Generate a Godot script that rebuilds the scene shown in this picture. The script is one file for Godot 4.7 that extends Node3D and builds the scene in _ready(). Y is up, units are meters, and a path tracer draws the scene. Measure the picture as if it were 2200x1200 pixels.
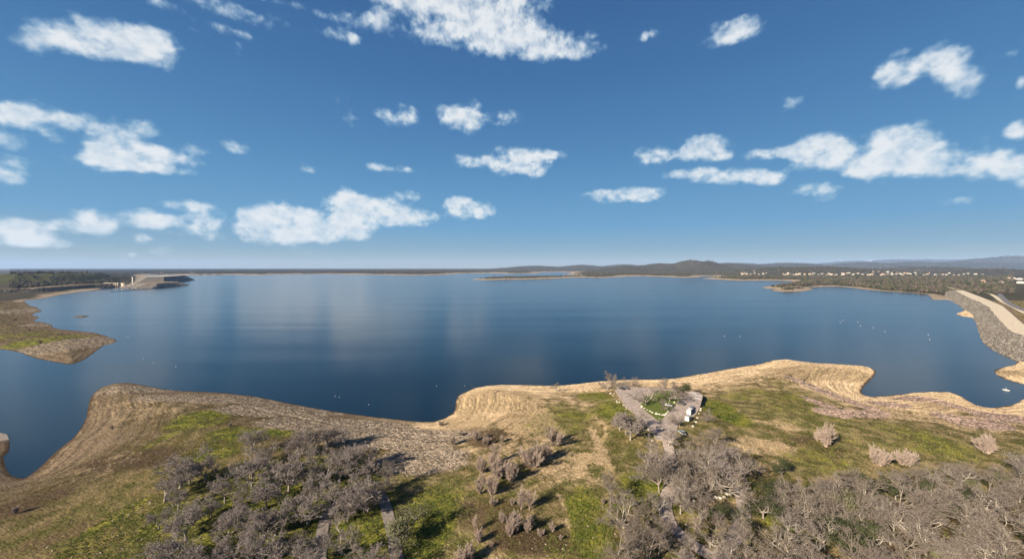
extends Node3D
# A drowned-valley lake seen from the air. Ground coordinates: x metres to the east, d metres to the north (d = -z), the water lies at y = 0.

const EYE := 92.0
const U0 := -1.6
const DU := 0.008
const NU := 401
const V0 := 4.0943446
const DV := 0.016
const NV := 434

var lake := PackedVector2Array()
var field_a := PackedColorArray()   # shore distance, height, green, dry
var field_b := PackedColorArray()   # gravel, earth with painted shade
var big := noise(1, 0.022, 3)
var mid := noise(2, 0.11, 3)
var fine := noise(3, 0.45, 2)
var pebbly := noise(6, 0.95, 2)
var streak := noise(4, 0.5, 2)
var rng := RandomNumberGenerator.new()
var taken := {}
var homes := {}
var M := {}

# ---------------------------------------------------------------- helpers

func noise(s: int, f: float, octaves: int) -> FastNoiseLite:
	var n := FastNoiseLite.new()
	n.seed = s
	n.noise_type = FastNoiseLite.TYPE_SIMPLEX_SMOOTH
	n.frequency = f
	n.fractal_octaves = octaves
	return n

func ss(a: float, b: float, x: float) -> float:
	var t := clampf((x - a) / (b - a), 0.0, 1.0)
	return t * t * (3.0 - 2.0 * t)

func pts(a: Array) -> PackedVector2Array:
	var r := PackedVector2Array()
	for i in range(0, a.size(), 2):
		r.append(Vector2(a[i], a[i + 1]))
	return r

func numbered(called: String) -> String:
	taken[called] = taken.get(called, -1) + 1
	return called if taken[called] == 0 else "%s_%03d" % [called, taken[called]]

func tag(o: Node, label: String, category: String, group := "") -> Node:
	o.set_meta("label", label)
	o.set_meta("category", category)
	if group:
		o.set_meta("group", group)
	return o

func thing(called: String, label: String, category: String, at := Vector3.ZERO, turn := 0.0, group := "") -> Node3D:
	var o := Node3D.new()
	o.name = numbered(called)
	add_child(o)
	o.position = at
	o.rotation.y = turn
	tag(o, label, category, group)
	return o

func obj(called: String, m: Mesh, mat: Material, parent: Node = self) -> MeshInstance3D:
	var o := MeshInstance3D.new()
	o.name = numbered(called) if parent == self else called
	o.mesh = m
	o.material_override = mat
	parent.add_child(o, true)
	return o

func structure(called: String, m: Mesh, mat: Material) -> MeshInstance3D:
	var o := obj(called, m, mat)
	o.set_meta("kind", "structure")
	return o

func stuff(called: String, mesh: Mesh, mat: Material, places: Array, colors: Array, parent: Node = self) -> MultiMeshInstance3D:
	var mm := MultiMesh.new()
	mm.transform_format = MultiMesh.TRANSFORM_3D
	mm.use_colors = true
	mm.mesh = mesh
	mm.instance_count = places.size()
	for i in places.size():
		mm.set_instance_transform(i, places[i])
		mm.set_instance_color(i, colors[i])
	var o := MultiMeshInstance3D.new()
	o.name = numbered(called) if parent == self else called
	o.multimesh = mm
	o.material_override = mat
	o.set_meta("kind", "stuff")
	parent.add_child(o, true)
	return o

class Mb:
	var v := PackedVector3Array()
	var n := PackedVector3Array()
	var c := PackedColorArray()
	var tint := Color.WHITE

	func tri(a: Vector3, b: Vector3, d: Vector3) -> void:
		var f := (d - a).cross(b - a).normalized()
		v.append(a); v.append(b); v.append(d)
		n.append(f); n.append(f); n.append(f)
		c.append(tint); c.append(tint); c.append(tint)

	func out(a: Vector3, b: Vector3, d: Vector3, middle: Vector3) -> void:
		if (d - a).cross(b - a).dot((a + b + d) / 3.0 - middle) < 0.0:
			tri(a, d, b)
		else:
			tri(a, b, d)

	func quad(a: Vector3, b: Vector3, d: Vector3, e: Vector3, middle: Vector3) -> void:
		out(a, b, d, middle)
		out(a, d, e, middle)

	func box(lo: Vector3, hi: Vector3, t := Transform3D()) -> void:
		var p := []
		for i in 8:
			p.append(t * Vector3(hi.x if i & 1 else lo.x, hi.y if i & 2 else lo.y, hi.z if i & 4 else lo.z))
		var m := t * ((lo + hi) / 2.0)
		for f in [[0, 1, 3, 2], [4, 5, 7, 6], [0, 1, 5, 4], [2, 3, 7, 6], [0, 2, 6, 4], [1, 3, 7, 5]]:
			quad(p[f[0]], p[f[1]], p[f[2]], p[f[3]], m)

	func tube(line: PackedVector3Array, radii: PackedFloat32Array, sides: int) -> void:
		var before := PackedVector3Array()
		var before_n := PackedVector3Array()
		var side := Vector3(0.31, 0.12, 0.94)
		for i in line.size():
			var dir := (line[mini(i + 1, line.size() - 1)] - line[maxi(i - 1, 0)]).normalized()
			var x := dir.cross(side)
			if x.length() < 0.05:
				x = dir.cross(Vector3(1, 0, 0))
			x = x.normalized()
			var y := dir.cross(x)
			var ring := PackedVector3Array()
			var ring_n := PackedVector3Array()
			for k in sides:
				var w := TAU * k / sides
				var o := x * cos(w) + y * sin(w)
				ring.append(line[i] + o * radii[i])
				ring_n.append(o)
			if i:
				for k in sides:
					var l := (k + 1) % sides
					var a := before[k]
					var b := before[l]
					var d := ring[l]
					var e := ring[k]
					var flip := (d - a).cross(b - a).dot(before_n[k] + before_n[l]) < 0.0
					var q := [a, d, b, a, e, d] if flip else [a, b, d, a, d, e]
					var qn := [before_n[k], ring_n[l], before_n[l], before_n[k], ring_n[k], ring_n[l]] if flip else [before_n[k], before_n[l], ring_n[l], before_n[k], ring_n[l], ring_n[k]]
					for z in 6:
						v.append(q[z]); n.append(qn[z]); c.append(tint)
			before = ring
			before_n = ring_n

	func loft(rings: Array, caps := true) -> void:   # each ring a PackedVector3Array of the same size
		for i in rings.size() - 1:
			var a: PackedVector3Array = rings[i]
			var b: PackedVector3Array = rings[i + 1]
			var m := Vector3.ZERO
			for p in a:
				m += p
			for p in b:
				m += p
			m /= a.size() * 2.0
			for k in a.size():
				var l := (k + 1) % a.size()
				quad(a[k], a[l], b[l], b[k], m)
		if caps:
			for e in 2:
				var r: PackedVector3Array = rings[0] if e == 0 else rings[-1]
				var other: PackedVector3Array = rings[-1] if e == 0 else rings[0]
				for k in range(1, r.size() - 1):
					out(r[0], r[k], r[k + 1], other[0])

	func mesh(colored := false) -> ArrayMesh:
		var a := []
		a.resize(Mesh.ARRAY_MAX)
		a[Mesh.ARRAY_VERTEX] = v
		a[Mesh.ARRAY_NORMAL] = n
		if colored:
			a[Mesh.ARRAY_COLOR] = c
		var m := ArrayMesh.new()
		m.add_surface_from_arrays(Mesh.PRIMITIVE_TRIANGLES, a)
		return m

func mat(c: Color, rough := 0.9, spec := 0.3) -> StandardMaterial3D:   # c is linear
	var m := StandardMaterial3D.new()
	m.albedo_color = c.linear_to_srgb()
	m.roughness = rough
	m.metallic_specular = spec
	return m

func grain(freq: float, octaves: int, lo: float, hi: float, s: int, size := 512) -> NoiseTexture2D:
	var t := NoiseTexture2D.new()
	t.width = size
	t.height = size
	t.seamless = true
	t.noise = noise(s, freq, octaves)
	var g := Gradient.new()
	g.set_color(0, Color(lo, lo, lo))
	g.set_color(1, Color(hi, hi, hi))
	t.color_ramp = g
	return t

func rough_up(m: StandardMaterial3D, t: Texture2D, metres: float, relief := 0.0) -> StandardMaterial3D:
	m.albedo_texture = t
	m.uv1_triplanar = true
	m.uv1_world_triplanar = true
	m.uv1_scale = Vector3.ONE / metres
	if relief > 0.0:
		m.heightmap_enabled = true
		m.heightmap_texture = t
		m.heightmap_scale = relief
	return m

# ---------------------------------------------------------------- sky

const PUFFS := [-39.09, 28.94, 6.47, 0.68, 0.55, -37.78, 29.09, 2.68, 0.69, 0.5, -43.91, 27.3, 2.23, 0.41, 0.4, -52.43, 20.09, 1.2, 0.62, 0.7, -51.06, 21.45, 1.7, 1.09, 0.9, -48.99, 22.1, 2.16, 1.29, 1, -46.74, 22.77, 2.35, 1.34, 1, -45, 22.99, 2.69, 1.46, 1, -43.53, 23.73, 1.43, 1.22, 0.9, -45.36, 22, 1.77, 0.69, 0.9, -39.95, 25.82, 1.05, 0.27, 0.5, -37.78, 26.88, 2.01, 0.36, 0.55, -35.94, 26.61, 0.66, 0.93, 0.5, -36.41, 25.31, 0.37, 0.57, 0.4, -32.52, 31.22, 6.62, 0.35, 0.5, -17.35, 34.45, 3.91, 0.56, 0.7, -9.93, 34.11, 7.64, 2.03, 1, -5.71, 32.39, 4.25, 2.03, 1, -1.43, 33.52, 4.29, 2.74, 1, -12.68, 31.63, 3.07, 1.11, 0.8, 1.43, 31.48, 5.15, 1.67, 1, 5.71, 30.57, 4.11, 1.32, 1, 10.62, 29.85, 2.91, 0.79, 0.9, -6.42, 35.54, 10.61, 1.41, 0.9, 2.86, 32.23, 2, 1.64, 0.9, 12, 31.44, 0.96, 0.46, 0.6, -21.18, 31.46, 3.61, 0.87, 0.8, -19.61, 32.21, 1.65, 0.87, 0.9, -24.52, 29.62, 2.37, 0.59, 0.7, -23.03, 29.41, 0.61, 0.6, 0.5, 30.7, 28.59, 3.07, 0.95, 1, 32.01, 28.16, 1.7, 0.85, 1, 28.81, 29.66, 1.1, 0.47, 0.8, 20.12, 30.41, 1.14, 0.5, 0.8, 46.05, 19.8, 1.59, 1.06, 1, 45.18, 20.53, 0.93, 0.89, 0.9, 48.99, 20.05, 1.48, 1.12, 0.95, 49.9, 19.3, 1.13, 1.31, 1, 50.63, 17.6, 1.04, 1.07, 1, 47.89, 20.25, 0.9, 0.63, 0.8, 46.16, 21.85, 0.62, 0.34, 0.6, 52.7, 19.02, 0.66, 0.47, 0.35, 53.85, 16.43, 0.3, 0.47, 0.9, 36.73, 19.48, 0.92, 0.71, 0.5, -53.47, 13.8, 1.47, 0.88, 0.85, -51.89, 14.07, 1.85, 1.08, 0.9, -49.9, 14.15, 2.02, 0.65, 0.7, -47.4, 14.38, 1.9, 1, 0.7, -44.64, 14.7, 1.2, 0.95, 0.7, -53.47, 11.56, 1.01, 0.65, 0.7, -51.06, 12.54, 0.93, 0.56, 0.6, -53.09, 9.38, 0.98, 1.17, 0.75, -53.72, 8.41, 1, 0.75, 0.7, -46.23, 12.2, 2.33, 1.33, 1, -47.4, 11.01, 1.41, 0.84, 1, -45, 11.73, 3.15, 1.17, 1, -42.38, 12.5, 2.27, 0.76, 0.85, -40.36, 13.65, 1.16, 0.46, 0.6, -45.36, 10.94, 3.71, 0.49, 0.9, -36.87, 14.63, 1.19, 0.64, 0.8, -29.25, 13.32, 1.31, 0.59, 0.4, -27.53, 15.31, 0.56, 0.47, 0.35, -24.82, 21.09, 1.18, 1.24, 0.25, -23.03, 19.8, 1.21, 0.64, 0.4, -17.68, 21.04, 2.86, 0.89, 0.75, -15.71, 21.95, 1.13, 0.95, 0.7, -8.88, 21.87, 2.38, 1.34, 0.8, -6.77, 21.97, 1.91, 1.71, 1, -9.93, 22.42, 1.39, 0.78, 0.7, -1.43, 21.98, 2.72, 0.8, 0.8, -18, 14.21, 3.89, 0.45, 0.6, -20.56, 14.44, 0.88, 0.44, 0.4, -7.13, 15.92, 1.69, 0.85, 0.8, -2.86, 15.69, 4.14, 0.8, 0.85, 0.72, 16.04, 4.15, 1.65, 0.9, 3.58, 16.67, 3.14, 0.85, 0.85, 6.77, 16.78, 1.98, 0.46, 0.7, 3.58, 14.48, 1.71, 0.8, 0.8, 16.7, 10.65, 4.47, 0.86, 1, 19.61, 10.34, 1.72, 0.85, 0.95, 13.36, 11.01, 1.36, 0.47, 0.6, 20.56, 15.88, 2.51, 0.99, 0.85, 22.42, 15.5, 1.1, 0.8, 0.8, 27.42, 15.8, 2.71, 1.41, 1, 27.14, 16.72, 1.36, 0.82, 0.9, 25.99, 15.69, 1.74, 0.95, 0.9, 29.36, 14.65, 1.36, 0.53, 0.9, 34.51, 14.16, 2.14, 0.61, 0.9, 36.87, 14.04, 1.74, 0.7, 0.9, 39.52, 13.55, 2.47, 1.51, 1, 40.78, 12.8, 1.56, 1.39, 1, 38.66, 14.5, 1.66, 0.94, 0.9, 36.87, 12.41, 0.83, 0.49, 0.4, 25.41, 13.03, 2.57, 0.55, 0.9, 29.36, 12.29, 3.7, 0.72, 0.95, 33.02, 11.44, 2.92, 0.75, 0.95, 34.99, 10.84, 1.2, 0.62, 0.9, 39.09, 9.37, 1.9, 0.65, 0.8, 39.95, 8.45, 0.84, 0.75, 0.8, 45, 12.22, 2.22, 2.23, 1, 46.74, 12.32, 1.95, 1.97, 1, 43.91, 10.96, 2.16, 0.9, 1, 47.73, 10.95, 2.2, 1.49, 1, 45.36, 13.58, 1.34, 1.09, 1, 50.19, 10.21, 2.58, 0.98, 0.95, 52.7, 9.46, 2.1, 0.93, 0.9, 54.46, 8.88, 1.69, 0.98, 0.9, 42.77, 11.16, 1.08, 0.81, 0.9, 53.72, 12.31, 0.7, 0.69, 0.95, 53.9, 7.55, 0.35, 0.41, 0.8, 51.76, 11.8, 0.38, 0.38, 0.4, 50.19, 6.62, 1.35, 0.36, 0.6, -6.77, 8.96, 3.04, 1.25, 1, -8.18, 9.69, 1.89, 0.96, 0.95, -5, 8.29, 1.78, 0.63, 0.8, -23.63, 8.79, 2.47, 1.87, 1, -21.18, 7.96, 3.9, 1.83, 1, -18, 8.12, 2.85, 1.47, 1, -14.71, 7.58, 3.22, 1.02, 0.9, -24.23, 9.7, 1.25, 0.82, 0.9, -15.04, 10.6, 2.67, 0.53, 0.6, -32.01, 6.35, 3.23, 1.75, 1, -29.9, 5.26, 5.12, 1.72, 1, -33.52, 6.54, 2.04, 1.32, 1, -25.41, 5.48, 4.29, 1.36, 1, -32.52, 4.52, 3.19, 1.28, 0.98, -22.42, 4.95, 1.85, 0.96, 0.78, -28.81, 7.18, 1.66, 0.76, 0.98, -35.94, 5.49, 1.01, 1.67, 0.68, -41.19, 7.24, 2.19, 0.53, 0.88, -39.95, 5.75, 1.82, 1.34, 0.88, -40.78, 4.06, 2.57, 0.73, 0.58, -44.64, 5.34, 2.08, 0.85, 1, -43.15, 5.21, 1.56, 0.58, 0.98, -48.52, 4.97, 1.36, 0.95, 1, -47.89, 4.31, 1.15, 0.86, 0.98, -49.3, 3.96, 0.82, 0.68, 0.78, -50.77, 4.29, 0.68, 0.45, 0.88, -53.22, 4.07, 1.25, 0.67, 0.88, -52.43, 3.27, 1.67, 0.83, 0.88, -53.47, 2.77, 1.1, 0.86, 0.88, -51.62, 2.44, 1.79, 0.45, 0.78, -45, 3.14, 1.04, 0.51, 0.78, -43.23, 1.98, 0.86, 0.53, 0.83, -29.63, 2.36, 1.05, 0.42, 0.53, -46.57, 1.48, 0.55, 0.28, 0.48, -45.6, 1.4, 0.3, 0.34, 0.58]   # azimuth, elevation, half width, half height (degrees), density

func sky_image() -> Image:
	var w := 4096
	var h := 2048
	var im := Image.create(w, h, false, Image.FORMAT_RGBA8)
	var stops := [[0.0, Color(0.68, 0.69, 0.62)], [1.0, Color(0.64, 0.69, 0.66)], [2.6, Color(0.535, 0.67, 0.745)], [6.0, Color(0.43, 0.635, 0.79)], [11.0, Color(0.375, 0.59, 0.765)], [18.0, Color(0.31, 0.515, 0.71)], [26.0, Color(0.26, 0.45, 0.655)], [34.0, Color(0.23, 0.405, 0.61)], [55.0, Color(0.17, 0.33, 0.55)], [90.0, Color(0.13, 0.27, 0.49)]]
	for y in h:
		var el := 90.0 - 180.0 * (y + 0.5) / h
		var c: Color = stops[0][1]
		for k in stops.size() - 1:
			if el >= stops[k][0]:
				c = stops[k][1].lerp(stops[k + 1][1], clampf((el - stops[k][0]) / (stops[k + 1][0] - stops[k][0]), 0, 1))
		im.fill_rect(Rect2i(0, y, w, 1), c)
	var bank := cloud_bank()
	var bw := bank.get_width()
	var flipped: Image = bank.duplicate()
	flipped.flip_x()
	var top := int((90.0 - 36.0) / 180.0 * h)
	# the bank in view lies round azimuth 0; the sky goes on alike on both sides of it
	var half := bw / 2
	im.blend_rect(bank, Rect2i(half, 0, bw - half, bank.get_height()), Vector2i(0, top))
	im.blend_rect(bank, Rect2i(0, 0, half, bank.get_height()), Vector2i(w - half, top))
	im.blend_rect(flipped, Rect2i(0, 0, bw, bank.get_height()), Vector2i(half, top))
	im.blend_rect(flipped, Rect2i(0, 0, bw, bank.get_height()), Vector2i(w - half - bw, top))
	# higher clouds above the bank all round, the same bank drawn larger
	var high: Image = bank.duplicate()
	high.resize(2048, 400, Image.INTERPOLATE_BILINEAR)
	im.blend_rect(high, Rect2i(0, 0, 2048, 400), Vector2i(700, 90))
	high.flip_x()
	im.blend_rect(high, Rect2i(0, 0, 1348, 400), Vector2i(2748, 110))
	return im

func cloud_bank() -> Image:
	var px := 4096.0 / 360.0
	var w := 1364
	var h := int(36.0 * px)
	var dens := PackedFloat32Array()
	dens.resize(w * h)
	for k in range(0, PUFFS.size(), 5):
		var cx: float = w * 0.5 + PUFFS[k] * px
		var cy: float = (36.0 - PUFFS[k + 1]) * px
		var rx: float = PUFFS[k + 2] * px * 1.25
		var ry: float = PUFFS[k + 3] * px * 1.3
		var b: float = PUFFS[k + 4]
		for y in range(maxi(0, int(cy - ry * 1.25)), mini(h, int(cy + ry * 1.25) + 1)):
			for x in range(maxi(0, int(cx - rx * 1.25)), mini(w, int(cx + rx * 1.25) + 1)):
				var q := pow((x - cx) / rx, 2.0) + pow((y - cy) / ry, 2.0)
				if q < 1.5:
					var i := y * w + x
					var add := b * (1.0 - q / 1.5)
					dens[i] = dens[i] + add - dens[i] * add * 0.75
	var n1 := noise(31, 0.021, 6)
	n1.fractal_gain = 0.55
	var n2 := noise(32, 0.055, 3)
	n2.noise_type = FastNoiseLite.TYPE_CELLULAR
	n2.cellular_return_type = FastNoiseLite.RETURN_DISTANCE
	n2.fractal_gain = 0.55
	var n3 := noise(33, 0.06, 6)
	n3.fractal_gain = 0.62
	var alpha := PackedFloat32Array()
	alpha.resize(w * h)
	var body := PackedFloat32Array()
	body.resize(w * h)
	for y in h:
		for x in w:
			var i := y * w + x
			if dens[i] > 0.01:
				var bend := n1.get_noise_2d(x, y * 1.3)
				body[i] = dens[i] * 1.3 + bend * 0.75 - (n2.get_noise_2d(x + bend * 14.0, y * 1.15 + bend * 9.0) + 0.45) * 0.4 - 0.34
				alpha[i] = body[i] + n3.get_noise_2d(x, y * 1.2) * 0.5
	var im := Image.create(w, h, false, Image.FORMAT_RGBA8)
	for y in h:
		for x in w:
			var i := y * w + x
			var a := alpha[i]
			if a <= 0.0:
				continue
			var thick := ss(-0.05, 1.3, a) * 0.98
			# one white throughout: where a cloud is thinner the blue behind it shows through
			var billow := clampf(0.50 + n1.get_noise_2d(x * 1.3 + 400.0, y * 1.9) * 1.1 - (n2.get_noise_2d(x + 90.0, y * 1.3) + 0.45) * 0.4 + 0.25 * ss(0.1, 0.9, a), 0.0, 1.0)
			var c := Color(0.925, 0.938, 0.952)
			c.a = thick * lerpf(0.66, 1.0, billow)
			im.set_pixel(x, y, c)
	return im

# ---------------------------------------------------------------- land form

func crossings(poly: PackedVector2Array, d: float) -> Array:
	var xs := []
	for i in poly.size():
		var a := poly[i]
		var b := poly[(i + 1) % poly.size()]
		if (a.y > d) != (b.y > d):
			xs.append(a.x + (b.x - a.x) * (d - a.y) / (b.y - a.y))
	xs.sort()
	return xs

func reach(d: float) -> float:
	return maxf(100.0, 0.45 * d)

func near_edge(poly: PackedVector2Array, dist: PackedFloat32Array) -> void:
	for i in poly.size():
		var a := poly[i]
		var b := poly[(i + 1) % poly.size()]
		var ab := b - a
		var len2 := ab.length_squared() + 1e-6
		var low := minf(a.y, b.y)
		var high := maxf(a.y, b.y)
		var j0 := clampi(int((log(maxf(low - maxf(100.0, 0.31 * low), 61.0)) - V0) / DV), 0, NV - 1)
		var j1 := clampi(int((log(high + maxf(100.0, 0.8 * high)) - V0) / DV) + 1, 0, NV - 1)
		for j in range(j0, j1 + 1):
			var d := exp(V0 + DV * j)
			var r := reach(d)
			if d < low - r or d > high + r:
				continue
			var i0 := clampi(int(((minf(a.x, b.x) - r) / d - U0) / DU), 0, NU - 1)
			var i1 := clampi(int(((maxf(a.x, b.x) + r) / d - U0) / DU) + 1, 0, NU - 1)
			for k in range(i0, i1 + 1):
				var p := Vector2(d * (U0 + DU * k), d)
				var t := clampf((p - a).dot(ab) / len2, 0.0, 1.0)
				var q := p.distance_squared_to(a + ab * t)
				var z := j * NU + k
				if q < dist[z]:
					dist[z] = q

func signed_field(poly: PackedVector2Array) -> PackedFloat32Array:   # positive inside
	var f := PackedFloat32Array()
	f.resize(NU * NV)
	f.fill(1e12)
	near_edge(poly, f)
	for j in NV:
		var d := exp(V0 + DV * j)
		var r := reach(d)
		var xs := crossings(poly, d)
		for k in NU:
			var z := j * NU + k
			var x := d * (U0 + DU * k)
			var inside := false
			for c in xs:
				if x < c:
					break
				inside = not inside
			var s := minf(sqrt(f[z]), r)
			f[z] = s if inside else -s
	return f

const HILLS := [3368.8, 7000, 402.5, 800, 220.4, 3745.2, 7100, 213, 600, 218, 3000, 7500, 562.5, 900, 160.4, 4542.5, 7900, 444.4, 900, 174.8, 2312.5, 7400, 555, 800, 113, 5625, 9000, 562.5, 900, 143.5, 18760, 14000, 665, 2500, 531, 18215.6, 14500, 398.8, 1500, 447.6, 16575, 13000, 1950, 2500, 271, 11718.8, 12500, 859.4, 1800, 263.5, 13760, 12800, 1120, 1800, 284, 14843.8, 12500, 1093.8, 1800, 279.1, 8850, 12000, 1350, 1600, 233.5, 7500, 12500, 1093.8, 1600, 232.2, 2250, 12000, 900, 1500, 166, 781.2, 12500, 1250, 1500, 138.5, 3750, 12500, 937.5, 1500, 185.4, 23575, 23000, 1437.5, 3500, 607.9, 25996.9, 23500, 1175, 3500, 634.1, 27168.8, 23000, 1725, 3500, 593.5, 20987.5, 23000, 1725, 3500, 507.2, 30187.5, 23000, 1725, 3500, 564.8, 3625, 5000, 437.5, 700, 84.2, 4125, 5000, 437.5, 700, 90.5, 5250, 5600, 840, 700, 64, 5512.5, 4200, 315, 700, 62.2, 7231.2, 6500, 731.2, 900, 94.2]   # x, d, half widths, height

func raw_height(x: float, d: float, s: float) -> float:
	var t := ss(480, 900, d)
	var tf := ss(2500, 6000, d)
	var l := 42.0 + 86.0 * t + 60.0 * tf
	l += 26.0 * ss(0, 60, x) * (1.0 - t)
	var top := 9.0 + 5.0 * t + 4.0 * tf
	top *= 1.0 - 0.45 * ss(-120, -240, x) * ss(360, 420, d) * (1.0 - ss(800, 1100, d))
	var w := ss(0.8, 0.95, x / d) * ss(420, 470, d) * (1.0 - ss(1700, 2200, d))
	top *= 1.0 - 0.35 * w
	l *= 1.0 + 0.6 * w
	var h := top * (1.0 - exp(-s / l)) if s > 0.0 else maxf(-6.0, s * 0.15)
	if s > 0.0 and d > 1500.0:
		var land := ss(0, 60, s)
		var rough := 1.0 + 0.35 * big.get_noise_2d(x * 0.06, d * 0.06)
		var peak := 0.0
		for k in range(0, HILLS.size(), 5):
			var q: float = pow((x - HILLS[k]) / HILLS[k + 2], 2.0) + pow((d - HILLS[k + 1]) / HILLS[k + 3], 2.0)
			if q < 9.0:
				peak = maxf(peak, HILLS[k + 4] * exp(-q) * lerpf(1.0, rough, minf(1.0, q * 2.0)))
		h += land * peak
		h += land * 46.0 * (1.0 - ss(0.45, 1.0, sqrt(pow((x + 2630.0) / 270.0, 2.0) + pow((d - 2122.1) / 360.0, 2.0))))
		h += land * tf * 7.0 * big.get_noise_2d(x * 0.12, d * 0.12)
	var flat := 1.0 - ss(0.75, 1.25, sqrt(pow((x - 83.0) / 36.0, 2.0) + pow((d - 210.5) / 38.0, 2.0)))
	return lerpf(h, 8.6, flat)

const S_GREEN := [-177, 211.4, 15.9, 16.3, 0.9, -130.6, 193.5, 19.4, 6, 1, -176.6, 198.9, 4.5, 23.1, 0.7, -138.8, 176.3, 13.2, 13.7, 0.7, -149.2, 192.5, 7.2, 10.8, 0.8, -123.1, 127.9, 9.6, 14.6, 0.5, -133.7, 125.8, 2.8, 11.8, 0.9, -126.2, 114.7, 8.6, 9.8, 0.6, -99.7, 132.9, 26.6, 28.9, 0.8, -79.8, 141.8, 26.6, 25.4, 0.9, -70.4, 112.7, 31, 13.3, 0.8, -28.2, 125.4, 9.4, 18.7, 1, -24.3, 138.8, 6.9, 8.6, 0.8, -49.2, 123.1, 9.2, 20.3, 0.7, 22.9, 203.8, 15.3, 15.2, 0.5, 36.6, 225.5, 14.1, 14.8, 0.6, 38.1, 217.5, 10.9, 8.3, 0.7, 56.4, 250.5, 12.5, 14.3, 0.9, 60.2, 218.8, 10.9, 17.9, 0.9, 26.5, 128.5, 7.2, 14.7, 0.9, 24.5, 115.3, 5.8, 7.9, 1, 51.9, 143.2, 9.8, 11.5, 1, 53, 176.6, 8.8, 13.8, 0.6, 42, 134.4, 6.7, 5.3, 0.8, 124.4, 216.4, 10.8, 17.2, 1, 128.3, 233.2, 8.7, 11.9, 0.9, 151.5, 252.4, 12.6, 8.3, 0.9, 168.3, 232.2, 26.1, 39.4, 0.6, 172.6, 251, 18.8, 25.6, 0.5, 204.4, 263.7, 16.5, 27.9, 0.6, 165.7, 176.8, 22.1, 12.9, 0.4, 135.3, 164, 16.4, 11.1, 0.5, 203.3, 176.8, 15.5, 13.8, 0.6, 204.6, 192.5, 14.4, 15.2, 0.5, 91.6, 149.6, 5.6, 8.2, 1, 114.5, 134.8, 8.4, 10.7, 1, 78.8, 143.3, 5.4, 7.5, 0.8, 143.1, 127.2, 31.8, 23.8, 0.3, 92, 122.6, 9.2, 8.8, 0.7, 89.6, 223.9, 12.6, 24, 1, -574.2, 459.4, 25.8, 41.5, 0.9, -651.5, 487.1, 24.4, 47, 0.7, 59.6, 140.3, 10.5, 11.6, 0.6, 18.1, 111.2, 8.3, 5.5, 0.5]   # patches of what grows or lies there: x, d, half widths, strength
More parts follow.
